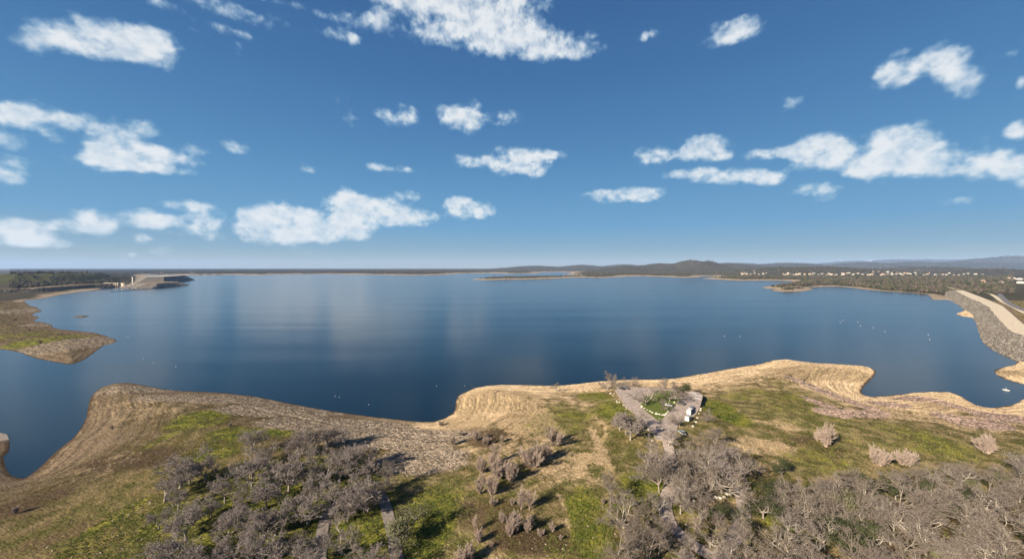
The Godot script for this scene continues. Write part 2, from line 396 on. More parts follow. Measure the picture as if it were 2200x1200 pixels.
const S_DRY := [-228.1, 236.9, 35.5, 20.1, 0.6, -178.1, 163.7, 12.3, 15.4, 0.4, -101.3, 132.9, 16.6, 15.8, 0.3, -21.9, 250.2, 18.8, 21.9, 1, 0, 243.5, 21.3, 18.8, 1, -26.9, 215.2, 13.5, 13, 0.9, 7.9, 211.1, 15.8, 19.5, 0.9, 41.9, 176.4, 2.6, 18.3, 1, 33, 165.2, 8.3, 5.6, 1, 21.3, 155.1, 11.6, 5, 0.9, 3.7, 147.8, 14.8, 5.8, 0.4, 34.9, 139.6, 7, 11.5, 0.4, 40.4, 124.4, 6.2, 13.7, 0.3, 141.8, 206.2, 15.5, 6.2, 0.6, 147.6, 200.2, 7.5, 5.9, 0.7, 119.3, 176.8, 13.3, 8.3, 1, 112.1, 160.1, 6, 3.8, 0.9, 170.1, 272.1, 10.2, 4.2, 0.9, 231.9, 223.5, 16.8, 12.9, 0.8, 244.2, 214.7, 6.7, 16.5, 0.8, 269.3, 242, 12.1, 9.8, 0.8, 263.8, 195.4, 9.8, 10, 0.7, 76.7, 133.4, 8.3, 5.8, 0.9, 73.7, 140.3, 5.3, 4.3, 0.6, -515.4, 396.5, 39.6, 15, 0.8, 265.3, 316.8, 35.6, 19.7, 0.9, 292.3, 316, 15.8, 19.2, 0.8, 431.3, 323.9, 12.1, 20.2, 1, 235, 313.3, 23.5, 19.5, 0.7, 6.6, 176.1, 13.2, 16, 0.6, 27.5, 157.1, 11.8, 12.8, 0.6, 21.3, 189, 9.5, 14.7, 0.5, 45.9, 159.8, 8, 7.5, 0.4, 135.6, 271.3, 1.7, 2.7, 0.8, 139.7, 272.5, 1.7, 2.7, 0.8, 143.7, 273.7, 1.7, 2.8, 0.8, 147.7, 274.7, 1.7, 2.8, 0.8, 151.6, 275.6, 1.7, 2.8, 0.8, 155.5, 276.5, 1.7, 2.8, 0.8, 159.5, 277.3, 1.7, 2.8, 0.8, 162.1, 275, 1.7, 2.8, 0.8, 164.6, 272.7, 1.7, 2.8, 0.8, 161.1, 265.5, 1.7, 2.6, 0.8, 157.7, 258.7, 1.6, 2.5, 0.8, 154.5, 252.3, 1.6, 2.4, 0.8, 150.7, 245.5, 1.5, 2.3, 0.8, 147, 239.1, 1.5, 2.2, 0.8, 143.6, 233, 1.5, 2.1, 0.8, 139.7, 227.6, 1.4, 2, 0.8, 136, 222.5, 1.4, 1.9, 0.8, 132.5, 217.7, 1.4, 1.8, 0.8, 129.2, 213.1, 1.3, 1.7, 0.8, 125.2, 209.3, 1.3, 1.7, 0.8, 121.1, 205, 1.3, 1.6, 0.8, 117.1, 200.9, 1.3, 1.6, 0.8, 26.1, 245.3, 1.5, 2.3, 0.8, 28.6, 243.5, 1.5, 2.2, 0.8, 31.1, 241.7, 1.5, 2.2, 0.8, 33.6, 240, 1.5, 2.2, 0.8, 36, 238.3, 1.5, 2.1, 0.8, 38.4, 236.6, 1.5, 2.1, 0.8, 40.1, 232.6, 1.5, 2, 0.8, 41.7, 228.8, 1.4, 2, 0.8, 43.2, 224.4, 1.4, 1.9, 0.8, 44.5, 219.9, 1.4, 1.8, 0.8, 45.8, 215.6, 1.3, 1.8, 0.8, 46.5, 211.5, 1.3, 1.7, 0.8, 47.3, 207.8, 1.3, 1.7, 0.8, 48, 204.3, 1.3, 1.6, 0.8, 48.8, 201.1, 1.3, 1.6, 0.8, 49.5, 198.1, 1.2, 1.5, 0.8, 48.9, 195, 1.2, 1.5, 0.8, 48.4, 192, 1.2, 1.4, 0.8, 47.8, 189.1, 1.2, 1.4, 0.8, 47.2, 186.1, 1.2, 1.3, 0.8, 45.9, 183.2, 1.1, 1.3, 0.8, 44.6, 180.2, 1.1, 1.2, 0.8, 43.3, 177.3, 1.1, 1.2, 0.8, 42, 174.5, 1.1, 1.2, 0.8, 40.8, 171.8, 1.1, 1.1, 0.8, 38.9, 169.5, 1.1, 1.1, 0.8, 37, 167.3, 1, 1.1, 0.8, 35.1, 165.2, 1, 1, 0.8, 33.3, 163.1, 1, 1, 0.8, 31.5, 161.1, 1, 1, 0.8, 29.8, 159.1, 1, 1, 0.8, 27.9, 157.4, 1, 1, 0.8, 26, 155.8, 1, 0.9, 0.8, 24.1, 154.2, 1, 0.9, 0.8, 22.3, 152.6, 1, 0.9, 0.8, 20.5, 151.1, 0.9, 0.9, 0.8, 18.7, 149.6, 0.9, 0.9, 0.8, 18.2, 147.5, 0.9, 0.8, 0.8, 17.7, 145.5, 0.9, 0.8, 0.8, 17.3, 143.5, 0.9, 0.8, 0.8, 16.8, 141.6, 0.9, 0.8, 0.8, 17, 139.8, 0.9, 0.8, 0.8, 17.2, 138, 0.9, 0.7, 0.8, 17.5, 136.2, 0.9, 0.7, 0.8, 17.7, 134.5, 0.8, 0.7, 0.8, 17.9, 132.9, 0.8, 0.7, 0.8, 18.1, 131.3, 0.8, 0.7, 0.8, 18.2, 129.7, 0.8, 0.7, 0.8, 18.4, 128.2, 0.8, 0.6, 0.8, 18.5, 126.5, 0.8, 0.6, 0.8, 18.6, 124.8, 0.8, 0.6, 0.8, 18.6, 123.3, 0.8, 0.6, 0.8, 18.7, 121.7, 0.8, 0.6, 0.8, 27.8, 132.4, 0.8, 0.7, 0.8, 28, 130.8, 0.8, 0.7, 0.8, 28.1, 129.2, 0.8, 0.6, 0.8, 28.3, 127.7, 0.8, 0.6, 0.8, 28.4, 126.2, 0.8, 0.6, 0.8, 28.3, 124.8, 0.8, 0.6, 0.8, 28.3, 123.3, 0.8, 0.6, 0.8, 28.2, 121.9, 0.8, 0.6, 0.8, -213.9, 168.6, 1.1, 1, 0.8, -215.2, 170.6, 1.1, 1, 0.8, -216.4, 172.6, 1.1, 1.1, 0.8, -217.6, 174.6, 1.1, 1.1, 0.8, -218.8, 176.6, 1.1, 1.1, 0.8, -220.1, 178.7, 1.1, 1.1, 0.8, -221.4, 180.8, 1.1, 1.2, 0.8, -222.7, 183, 1.1, 1.2, 0.8, -224, 185.2, 1.2, 1.2, 0.8, -225.4, 187.5, 1.2, 1.3, 0.8, -226.9, 189.9, 1.2, 1.3, 0.8, -228.5, 192.4, 1.2, 1.3, 0.8, -231.2, 195.5, 1.2, 1.4, 0.8, -234.1, 198.8, 1.2, 1.4, 0.8, -236.9, 202, 1.3, 1.4, 0.8, -239.5, 205.2, 1.3, 1.5, 0.8, -242.2, 208.4, 1.3, 1.5, 0.8, -245, 211.7, 1.3, 1.6, 0.8, -247.9, 215.1, 1.3, 1.6, 0.8, -250.7, 218.5, 1.4, 1.7, 0.8, -253.6, 222, 1.4, 1.7, 0.8, -256.6, 225.6, 1.4, 1.8, 0.8, -260.7, 229.9, 1.4, 1.9, 0.8, -264.8, 234.2, 1.5, 1.9, 0.8, -269, 238.6, 1.5, 2, 0.8, -273.4, 243.1, 1.5, 2.1, 0.8, -278, 247.9, 1.5, 2.2, 0.8, -284.2, 253.7, 1.6, 2.3, 0.8, -290.8, 259.7, 1.6, 2.4, 0.8, -183.9, 216.4, 1.4, 1.8, 0.8, -180.9, 211.6, 1.3, 1.7, 0.8, -178.1, 207.1, 1.3, 1.6, 0.8, -175.7, 203.2, 1.3, 1.6, 0.8, -173, 199.6, 1.2, 1.5, 0.8, -170.3, 196.1, 1.2, 1.5, 0.8, -116.3, 126.5, 0.8, 0.6, 0.8, -114.9, 125, 0.8, 0.6, 0.8, -113.6, 123.5, 0.8, 0.6, 0.8, -112.4, 122.1, 0.8, 0.6, 0.8, -111.1, 120.7, 0.8, 0.6, 0.8, -109.9, 119.3, 0.7, 0.6, 0.8, -108.8, 118, 0.7, 0.5, 0.8, -107.6, 116.6, 0.7, 0.5, 0.8, -106.3, 115.3, 0.7, 0.5, 0.8, -105.1, 114.1, 0.7, 0.5, 0.8, -103.9, 112.9, 0.7, 0.5, 0.8, -102.7, 111.6, 0.7, 0.5, 0.8, -101.5, 110.5, 0.7, 0.5, 0.8, -100.4, 109.3, 0.7, 0.5, 0.8]
const S_GRAVEL := [-277.9, 277.9, 27.8, 11.8, 0.7, -206.4, 254, 47.6, 11.8, 0.7, -145, 232, 34.8, 12.1, 0.8, -99.4, 209.3, 39.2, 11.2, 0.9, -59.7, 191.1, 35.8, 13.1, 0.9, -39.5, 166.5, 18.7, 13, 0.9, 223.5, 263, 5.3, 39, 1, 197.2, 236.1, 4.1, 16.1, 1, 190.4, 220.8, 8.8, 7.8, 1, 207.1, 220.9, 12.4, 7.1, 1, 247.4, 244.3, 12.2, 7.5, 1, 277.6, 258.2, 12.9, 5.5, 1, 285.7, 243.2, 4.9, 20.7, 1, 257.9, 215, 7.5, 11.9, 1, 261.9, 207.4, 13, 8.7, 1, 293.5, 219.4, 16.5, 9.5, 1, -517.8, 447.8, 33.6, 70, 0.9, -750.9, 600.7, 22.5, 29.5, 0.8, -1029.9, 777.3, 43.7, 100.3, 0.7]
const S_EARTH_SHADE := [-145.7, 174, 10.9, 9.8, 0.8, -168, 168, 25.2, 10.2, 0.8, -123.2, 118.7, 5.2, 8.4, 0.6, -177.5, 136.6, 10.2, 10.8, 0.7, -146.7, 117.4, 11.7, 8.2, 0.4, -9.4, 187.8, 14.1, 11.3, 0.8, 2.3, 181.4, 11.3, 10.6, 0.6, -24.9, 199.4, 10, 8, 0.6, 9.7, 154.9, 11.6, 7.1, 0.5, 7.2, 114.7, 12.9, 5.9, 0.7, -8, 127.7, 12.8, 9.7, 0.6, 147.1, 183.9, 9.2, 4.5, 0.6, 150.4, 173.2, 7.6, 3.1, 0.7, 142, 124.9, 32.8, 22.9, 0.8]  # brown earth and litter; the last patch also paints the wood's floor shade

func patches(list: Array, channel: int) -> void:
	for k in range(0, list.size(), 5):
		var c := Vector2(list[k], list[k + 1])
		var rx: float = list[k + 2] * 1.35
		var rd: float = list[k + 3] * 1.35
		var j0 := clampi(int((log(maxf(c.y - rd, 61.0)) - V0) / DV), 0, NV - 1)
		var j1 := clampi(int((log(c.y + rd) - V0) / DV) + 1, 0, NV - 1)
		for j in range(j0, j1 + 1):
			var d := exp(V0 + DV * j)
			var i0 := clampi(int(((c.x - rx) / d - U0) / DU), 0, NU - 1)
			var i1 := clampi(int(((c.x + rx) / d - U0) / DU) + 1, 0, NU - 1)
			for i in range(i0, i1 + 1):
				var x := d * (U0 + DU * i)
				var q := pow((x - c.x) / rx, 2.0) + pow((d - c.y) / rd, 2.0)
				if q < 1.0:
					var a: float = list[k + 4] * (1.0 - ss(0.35, 1.0, q))
					var z := j * NU + i
					if channel < 2:
						var f := field_a[z]
						if channel == 0: f.b = maxf(f.b, a)
						else: f.a = maxf(f.a, a)
						field_a[z] = f
					else:
						var f := field_b[z]
						if channel == 2: f.r = maxf(f.r, a)
						else: f.g = maxf(f.g, a)
						field_b[z] = f

func shape_land() -> void:
	lake = pts([-757.6, 432.9, -578.3, 420.6, -561.4, 415.8, -535.8, 404.4, -506.2, 389.4, -481.2, 377.4, -462.3, 369.8, -444.1, 362.6, -428.7, 357.3, -420, 355.6, -421.7, 360.8, -429.6, 373.6, -445.2, 393.6, -457.4, 408.9, -473.4, 427.9, -484.9, 443.4, -485.4, 451.5, -491.8, 462.9, -509, 477.9, -534.1, 494, -562.2, 511.1, -595.7, 529.5, -617.8, 537.2, -640.6, 545.2, -664.1, 553.4, -679.5, 557.6, -710.1, 575, -746.6, 603.3, -773.1, 618.5, -812, 640, -815.3, 634.5, -849.5, 663.1, -866.3, 681.5, -902.3, 707.7, -932.6, 721.6, -972.2, 758.8, -987.5, 783, -1037.6, 817.8, -1106.2, 865.9, -1161.2, 897.6, -1281.9, 981.3, -1360.6, 1036.6, -1386.7, 1066.7, -1393.7, 1098.5, -1453, 1168.3, -1538.6, 1269, -1610, 1363, -1668.6, 1443.1, -1689.8, 1502, -1770, 1600, -1923.2, 1752.4, -1909.6, 1795.1, -1851.1, 1773.5, -1704.1, 1672.7, -1611, 1635.6, -1599.5, 1672.7, -1678.4, 1795.1, -1700.3, 1863.3, -1796.4, 1936.8, -2104.8, 2230.3, -2322.6, 2413.1, -2422.7, 2453.3, -2537.9, 2537.9, -2685, 2725.9, -3189.3, 3271.1, -3801.1, 3873.7, -4416, 4460.6, -4570.3, 4748.4, -4416, 4906.7, -4025, 4600, -3917.4, 4748.4, -3802.7, 4906.7, -3557.3, 4906.7, -3105, 4600, -3238.4, 4906.7, -3285.7, 5257.1, -2998.5, 5451.9, -2589.6, 5451.9, -2030.3, 5075.9, -1543.2, 4748.4, -1035, 4600, -889.3, 4906.7, -851.9, 5451.9, -766.7, 6133.3, -400, 6400, 0, 5888, 368, 5888, 598, 7360, 1022.2, 8177.8, 1239.6, 7747.4, 863.4, 5661.5, 666.2, 5075.9, 858.7, 4906.7, 638.9, 4088.9, 322, 3680, 87.6, 3504.8, -125.5, 3345.5, -274, 3131.9, -338.6, 2944, -208.3, 2777.4, 0, 2944, 187.8, 3004.1, 400, 3200, 673.2, 3590.2, 855.8, 3423.3, 1058, 3680, 1328.9, 4088.9, 1491.9, 3978.4, 1564, 3680, 1583.3, 3423.3, 1795.1, 3590.2, 2181.7, 4205.7, 2223.3, 4088.9, 1883.8, 3504.8, 1620, 3200, 1619.2, 2944, 1635.6, 2725.9, 1706.2, 2676.4, 1874.1, 2725.9, 1971.4, 2628.6, 1855.3, 2453.3, 1596.5, 2164.7, 1367.9, 1936.8, 1171.9, 1752.4, 1124.4, 1635.6, 1165.3, 1635.6, 1042, 1502, 1036.1, 1429.1, 1118.4, 1443.1, 1272.3, 1566, 1365, 1711.6, 1481, 1795.1, 1610, 1840, 1580.2, 1731.8, 1487.7, 1566, 1472, 1472, 1475.5, 1388.7, 1462.1, 1314.3, 1395.6, 1247.5, 1204, 1066.7, 1250.7, 1066.7, 1208.8, 1022.2, 1104, 920, 984.7, 808.8, 908.6, 758.8, 885.6, 743.4, 853.7, 707.7, 846.9, 687.9, 843.7, 678.3, 736, 588.8, 630.2, 500.7, 572.9, 451.5, 538, 415.8, 513.3, 387.4, 496.4, 364.4, 473.2, 352.2, 455.7, 345.5, 436.9, 336.1, 420.9, 325.7, 414.4, 317.2, 408, 307.9, 403.9, 299.2, 404.8, 294.4, 415.3, 286.4, 392.8, 275.7, 360.4, 262.9, 341.4, 252.9, 327.2, 247, 317.9, 244.5, 312.8, 245.3, 311.9, 249.5, 316.4, 258.2, 323.5, 269.6, 323.9, 275.7, 311.3, 276.7, 295.2, 274.6, 275.3, 268.6, 256.5, 264.7, 253.6, 267.6, 258.4, 275.7, 272.4, 288.6, 290.8, 302.9, 310.6, 318.6, 324.1, 331.5, 331, 343.9, 328.6, 350.5, 311.1, 355.6, 293.1, 360.8, 283.8, 366.2, 276.9, 375.5, 262.5, 371.7, 242.3, 359, 217, 347.2, 188.2, 334.5, 160.7, 321.4, 135.3, 309.2, 115, 306.7, 87.8, 305.4, 71.9, 302.9, 51.7, 295.6, 36.4, 290.9, 21.8, 290.9, 7.3, 292.1, -7.3, 293.2, -18.2, 290.9, -28.5, 285.3, -34.5, 275.7, -38.5, 267.6, -39.1, 256.4, -36.8, 241.3, -38, 233.7, -41.2, 227.2, -46, 223, -52.8, 222.4, -61.5, 223.7, -79.8, 227.9, -99.3, 233.7, -120.3, 240.5, -139.4, 247.8, -160.3, 256.4, -182.7, 265.7, -203.7, 271.6, -224, 275.7, -243, 277.7, -264.4, 282, -293.2, 293.2, -307.3, 298, -315.3, 296.8, -316.9, 289.8, -310.7, 277.7, -298, 262.9, -283.8, 249.5, -263.1, 230, -247.5, 213.3, -236.9, 200.5, -231.8, 192.2, -226.6, 184, -221.7, 177.3, -217.2, 171.2, -214, 165.4, -212.2, 162.5, -215.3, 162.5, -222.2, 165.4, -235.5, 173.2, -247.5, 180.8, -253.3, 187.3, -266.6, 197.3, -276.3, 203.3, -281.9, 205, -364.9, 208.5])
	var f := signed_field(lake)
	var islet := signed_field(pts([-813.2, 694.3, -825.9, 710.4, -827.6, 718, -812.4, 711.1, -795.3, 697.6, -791, 687.9, -799.6, 687.9]))
	var pond := signed_field(pts([1266.9, 1692, 1366.6, 1786.4, 1377.8, 1760.8, 1298.3, 1653.9, 1245.7, 1628.3]))
	field_a.resize(NU * NV)
	field_b.resize(NU * NV)
	for j in NV:
		var d := exp(V0 + DV * j)
		for i in NU:
			var z := j * NU + i
			var s := minf(maxf(-f[z], islet[z]), -pond[z])
			field_a[z] = Color(s, raw_height(d * (U0 + DU * i), d, s), 0, 0)
			field_b[z] = Color(0, 0, 0, 0)
	patches(S_GREEN, 0)
	patches(S_DRY, 1)
	patches(S_GRAVEL, 2)
	patches(S_EARTH_SHADE, 3)

func look(f: PackedColorArray, x: float, d: float) -> Color:
	var u := clampf((x / d - U0) / DU, 0.0, NU - 1.001)
	var v := clampf((log(d) - V0) / DV, 0.0, NV - 1.001)
	var i := int(u)
	var j := int(v)
	var z := j * NU + i
	return f[z].lerp(f[z + 1], u - i).lerp(f[z + NU].lerp(f[z + NU + 1], u - i), v - j)

func ground(x: float, d: float) -> float:
	return look(field_a, x, d).g

func on(x: float, d: float, up := 0.0) -> Vector3:
	return Vector3(x, ground(x, d) + up, -d)

func soil_and_shade(x: float, d: float, a: Color, b: Color) -> Color:
	var s := a.r
	var n1 := big.get_noise_2d(x, d)
	var c: Color
	if d < 1000.0:
		var n2 := mid.get_noise_2d(x, d)
		var n3 := fine.get_noise_2d(x, d)
		var e := s + n1 * 16.0 + n2 * 5.0
		var line := streak.get_noise_2d(s * 1.5 + n1 * 5.0, (x * 0.6 + d) * 0.03)
		var east := ss(-110, -20, x + n1 * 30.0)  # darker western ground, with the weaker light there also put into the colour
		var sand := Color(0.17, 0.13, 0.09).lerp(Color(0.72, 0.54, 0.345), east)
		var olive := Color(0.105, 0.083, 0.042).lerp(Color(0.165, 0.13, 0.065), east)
		var grass := Color(0.12, 0.12, 0.038).lerp(Color(0.19, 0.15, 0.07), clampf(0.5 + n2 * 1.4 + n1 * 0.5, 0, 1))
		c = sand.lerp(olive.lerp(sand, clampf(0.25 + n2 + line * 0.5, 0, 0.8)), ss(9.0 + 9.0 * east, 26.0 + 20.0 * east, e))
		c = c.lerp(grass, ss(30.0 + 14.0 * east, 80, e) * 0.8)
		var tear := 0.5 * n1 + 0.55 * n2 + 0.4 * line + 0.35 * n3
		c = c.lerp(Color(0.075, 0.052, 0.034), 0.9 * ss(0.3, 0.85, b.g * 0.95 + tear * 0.6))
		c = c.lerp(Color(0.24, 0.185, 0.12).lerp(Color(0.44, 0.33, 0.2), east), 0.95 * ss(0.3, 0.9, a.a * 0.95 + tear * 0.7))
		var vivid := Color(0.07, 0.105, 0.012).lerp(Color(0.19, 0.185, 0.035), clampf(0.5 + n2 * 1.2 + n3 * 0.6, 0, 1))
		c = c.lerp(vivid, 0.95 * ss(0.42, 1.05, a.b * 0.95 + tear * 0.8))
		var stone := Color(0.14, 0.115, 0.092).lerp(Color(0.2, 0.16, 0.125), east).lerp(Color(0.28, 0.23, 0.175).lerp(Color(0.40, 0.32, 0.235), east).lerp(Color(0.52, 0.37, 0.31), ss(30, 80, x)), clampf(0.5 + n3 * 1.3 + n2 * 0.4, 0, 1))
		c = c.lerp(stone, ss(0.3, 0.6, b.r + tear * 0.3))
		var speck := pebbly.get_noise_2d(x, d)
		var m := 1.0 + (0.5 + 0.25 * east) * line * (1.0 - 0.6 * ss(25, 70, s)) * (1.0 - 0.8 * a.b) + 0.42 * n3 + 0.2 * n2 + 0.55 * speck
		c = c * maxf(m, 0.25)
		c = c.lerp(Color(0.075, 0.05, 0.032), 1.0 - ss(0.2, 2.2, s + n2 * 1.2))
	else:
		var w := d * 0.024
		var e := s + n1 * w * 0.5 + big.get_noise_2d(x * 0.1, d * 0.1) * w
		var n4 := big.get_noise_2d(x * 0.25, d * 0.25)
		var n5 := big.get_noise_2d(x * 0.9 + 700.0, d * 0.3)
		var wood := Color(0.075, 0.062, 0.05).lerp(Color(0.055, 0.06, 0.032), clampf(0.5 + n4 * 1.4, 0, 1)).lerp(Color(0.15, 0.12, 0.08), clampf(n5 * 1.2 - 0.15, 0, 0.7))
		c = Color(0.33, 0.26, 0.185).lerp(Color(0.40, 0.34, 0.27), clampf(0.5 + n4, 0, 1)).lerp(wood, ss(w * 0.9, w * 1.5, e))
		var mound := sqrt(pow((x + 2630.0) / 270.0, 2.0) + pow((d - 2122.1) / 360.0, 2.0))
		c = c.lerp(Color(0.055, 0.065, 0.022).lerp(Color(0.11, 0.11, 0.045), clampf(0.4 + n5 * 1.5, 0, 1)), (1.0 - ss(0.95, 1.15, mound)) * 0.9)
		c = c.lerp(Color(0.09, 0.06, 0.04), 1.0 - ss(0.5, 4.0, s))
	return c

func build_ground() -> void:
	var ds := PackedFloat32Array()
	var d := 63.0
	while d < 31000.0:
		ds.append(d)
		d *= 1.0048 if d < 450.0 else (1.009 if d < 3000.0 else 1.016)
	var cols := 840
	var step := 3.04 / (cols - 1)
	var v := PackedVector3Array()
	var c := PackedColorArray()
	var keep := PackedByteArray()
	v.resize(ds.size() * cols)
	c.resize(ds.size() * cols)
	keep.resize(ds.size() * cols)
	for j in ds.size():
		d = ds[j]
		for i in cols:
			var x := d * (-1.52 + step * i)
			var z := j * cols + i
			var a := look(field_a, x, d)
			var h := a.g
			if a.r > -14.0 - d * 0.01:
				keep[z] = 1
				var b := look(field_b, x, d)
				if a.r > 0.0:
					if d < 900.0:
						var amp := (0.12 + 0.16 * b.r + 0.1 * a.b) * ss(0.0, 6.0, a.r)
						h += amp * (fine.get_noise_2d(x, d) + 0.6 * mid.get_noise_2d(x * 1.7, d * 1.7)) + (0.1 + 0.12 * ss(-60, 40, x)) * sin(a.r * 1.1 + 4.0 * big.get_noise_2d(x, d)) * (1.0 - ss(20, 60, a.r))
					elif d > 3000.0:
						h += minf(a.r * 0.02, 5.0) * big.get_noise_2d(x * 0.5, d * 0.5)
					c[z] = soil_and_shade(x, d, a, b)
				else:
					c[z] = Color(0.07, 0.055, 0.04)
			v[z] = Vector3(x, h, -d)
	var index := PackedInt32Array()
	for j in ds.size() - 1:
		for i in cols - 1:
			var z := j * cols + i
			if keep[z] or keep[z + 1] or keep[z + cols] or keep[z + cols + 1]:
				index.append_array([z, z + cols, z + 1, z + 1, z + cols, z + cols + 1])
	var n := PackedVector3Array()
	n.resize(v.size())
	for j in ds.size():
		for i in cols:
			var z := j * cols + i
			if keep[z]:
				var e := v[z + 1 if i < cols - 1 else z] - v[z - 1 if i else z]
				var f := v[z + cols if j < ds.size() - 1 else z] - v[z - cols if j else z]
				n[z] = e.cross(f).normalized()
			else:
				n[z] = Vector3.UP
	var a := []
	a.resize(Mesh.ARRAY_MAX)
	a[Mesh.ARRAY_VERTEX] = v
	a[Mesh.ARRAY_NORMAL] = n
	a[Mesh.ARRAY_COLOR] = c
	a[Mesh.ARRAY_INDEX] = index
	var m := ArrayMesh.new()
	m.add_surface_from_arrays(Mesh.PRIMITIVE_TRIANGLES, a)
	var g := mat(Color.WHITE, 0.95, 0.15)
	g.vertex_color_use_as_albedo = true
	rough_up(g, grain(0.05, 5, 0.5, 1.0, 21), 22.0, 22.0)
	structure("ground", m, g)
	print("ground ", v.size(), " ", index.size() / 3)

func build_water() -> void:
	# calm lanes and rippled lanes: the surface tilts by a fraction of a degree in long swells
	var ds := PackedFloat32Array()
	var d := 70.0
	while d < 12000.0:
		ds.append(d)
		d *= 1.02
	var cols := 220
	var swell := noise(51, 0.012, 4)
	var v := PackedVector3Array()
	var n := PackedVector3Array()
	var index := PackedInt32Array()
	for j in ds.size():
		for i in cols:
			var x := ds[j] * (-1.6 + 3.2 * i / (cols - 1.0))
			v.append(Vector3(x, 0, -ds[j]))
			var p := Vector2(x * 0.14, ds[j] * 1.1)
			n.append(Vector3(swell.get_noise_2d(p.x, p.y) * 0.004, 1, swell.get_noise_2d(p.x + 500.0, p.y) * 0.016).normalized())
			if i and j:
				var z := j * cols + i
				index.append_array([z - cols - 1, z - 1, z - cols, z - cols, z - 1, z])
	var a := []
	a.resize(Mesh.ARRAY_MAX)
	a[Mesh.ARRAY_VERTEX] = v
	a[Mesh.ARRAY_NORMAL] = n
	a[Mesh.ARRAY_INDEX] = index
	var m := ArrayMesh.new()
	m.add_surface_from_arrays(Mesh.PRIMITIVE_TRIANGLES, a)
	var w := mat(Color(0.002, 0.008, 0.016), 0.15, 0.33)
	var t := NoiseTexture2D.new()
	t.width = 1024
	t.height = 1024
	t.seamless = true
	t.as_normal_map = true
	t.bump_strength = 2.0
	t.noise = noise(52, 0.03, 5)
	w.normal_enabled = true
	w.normal_texture = t
	w.normal_scale = 0.24
	w.uv1_triplanar = true
	w.uv1_world_triplanar = true
	w.uv1_scale = Vector3(1.0 / 46.0, 1.0 / 46.0, 1.0 / 30.0)
	structure("lake_water", m, w)

# ---------------------------------------------------------------- plants

func wander(r: RandomNumberGenerator) -> Vector3:
	return Vector3(r.randf_range(-1, 1), r.randf_range(-1, 1), r.randf_range(-1, 1))

class Habit:
	var sides := [7, 5, 4, 3]
	var segs := [5, 6, 5, 3, 2]
	var kids := [6, 7, 7, 8, 4]
	var ratio := [0.95, 0.62, 0.55, 0.55, 0.6]
	var spread := [0.95, 0.85, 0.85, 0.8, 0.7]
	var wiggle := [0.10, 0.30, 0.34, 0.35, 0.3]
	var lift := [0.0, 0.05, 0.04, 0.02, 0.0]
	var from := [0.6, 0.3, 0.25, 0.2, 0.2]
	var twig := 0.034
	var wood_levels := 3
	var thick := 0.7

func grow(wood: Mb, crown: Mb, h: Habit, at: Vector3, dir: Vector3, length: float, radius: float, level: int, r: RandomNumberGenerator) -> void:
	if level >= h.segs.size():
		var side := dir.cross(wander(r)).normalized() * h.twig
		crown.tri(at - side, at + side, at + dir * length)
		return
	var n: int = h.segs[level]
	var line := PackedVector3Array([at])
	var radii := PackedFloat32Array([radius * (1.5 if level == 0 else 1.0)])
	var dirs := [dir]
	for i in n:
		dir = (dir + wander(r) * h.wiggle[level] + Vector3.UP * h.lift[level]).normalized()
		line.append(line[i] + dir * length / n)
		radii.append(maxf(radius * (1.0 - (0.45 if level == 0 else 0.75) * (i + 1.0) / n), h.twig * 0.5))
		dirs.append(dir)
	if level < h.sides.size():
		(wood if level < h.wood_levels else crown).tube(line, radii, h.sides[level])
	else:
		for i in n:
			var side: Vector3 = dirs[i + 1].cross(wander(r)).normalized() * h.twig * 1.3
			crown.tri(line[i] - side, line[i] + side, line[i + 1])
	var kids: int = h.kids[level]
	for k in kids:
		var t: float = lerpf(h.from[level], 1.0, (k + r.randf() * 0.8) / kids)
		var f := t * n
		var i := mini(int(f), n - 1)
		var base: Vector3 = dirs[i + 1]
		var out := base.cross(wander(r)).normalized()
		var ang: float = h.spread[level] * r.randf_range(0.65, 1.25)
		var nd := (base * cos(ang) + out * sin(ang)).normalized()
		if nd.y < -0.25:
			nd.y *= -0.5
		var nl: float = length * h.ratio[level] * r.randf_range(0.75, 1.2) * (1.0 - 0.3 * t if level else 1.0)
		grow(wood, crown, h, line[i].lerp(line[i + 1], f - i), nd.normalized(), nl, radii[i] * h.thick, level + 1, r)

func fitted(b: Mb, scale_by: float) -> ArrayMesh:
	for i in b.v.size():
		b.v[i] = b.v[i] * scale_by
	return b.mesh()

func proto(wood: Mb, crown: Mb, wood_mat: Material, crown_mat: Material, crown_name := "crown") -> Node3D:   # one metre tall; scaled when planted
	var top := 0.1
	for p in crown.v:
		top = maxf(top, p.y)
	var o := Node3D.new()
	obj("trunk", fitted(wood, 1.0 / top), wood_mat, o)
	obj(crown_name, fitted(crown, 1.0 / top), crown_mat, o)
	return o

func make_oak(s: int, trunk: float, wide: float, dense: int) -> Node3D:
	var r := RandomNumberGenerator.new()
	r.seed = s
	var h := Habit.new()
	h.wood_levels = 4
	h.twig = 0.037
	h.kids = [6, 7, 6, dense, 4] if s < 305 else [6, 7, 6, dense - 1, 3]
	if s >= 305:
		h.twig = 0.03
		h.thick = 0.7
	h.spread = [0.75 * wide, 0.85, 0.9, 0.85, 0.8]
	h.ratio = [5.2 / trunk, 0.62, 0.58, 0.55, 0.62]
	var wood := Mb.new()
	var crown := Mb.new()
	grow(wood, crown, h, Vector3(0, -0.3, 0), Vector3(r.randf_range(-0.12, 0.12), 1, r.randf_range(-0.12, 0.12)).normalized(), trunk, 0.34 if s < 305 else 0.25, 0, r)
	return proto(wood, crown, M.bark if s < 305 else (M.bark_pale if s % 2 else M.bark_tan), (M.twigs_grey if s < 305 else M.twigs) if s < 307 else M.twigs_pale)

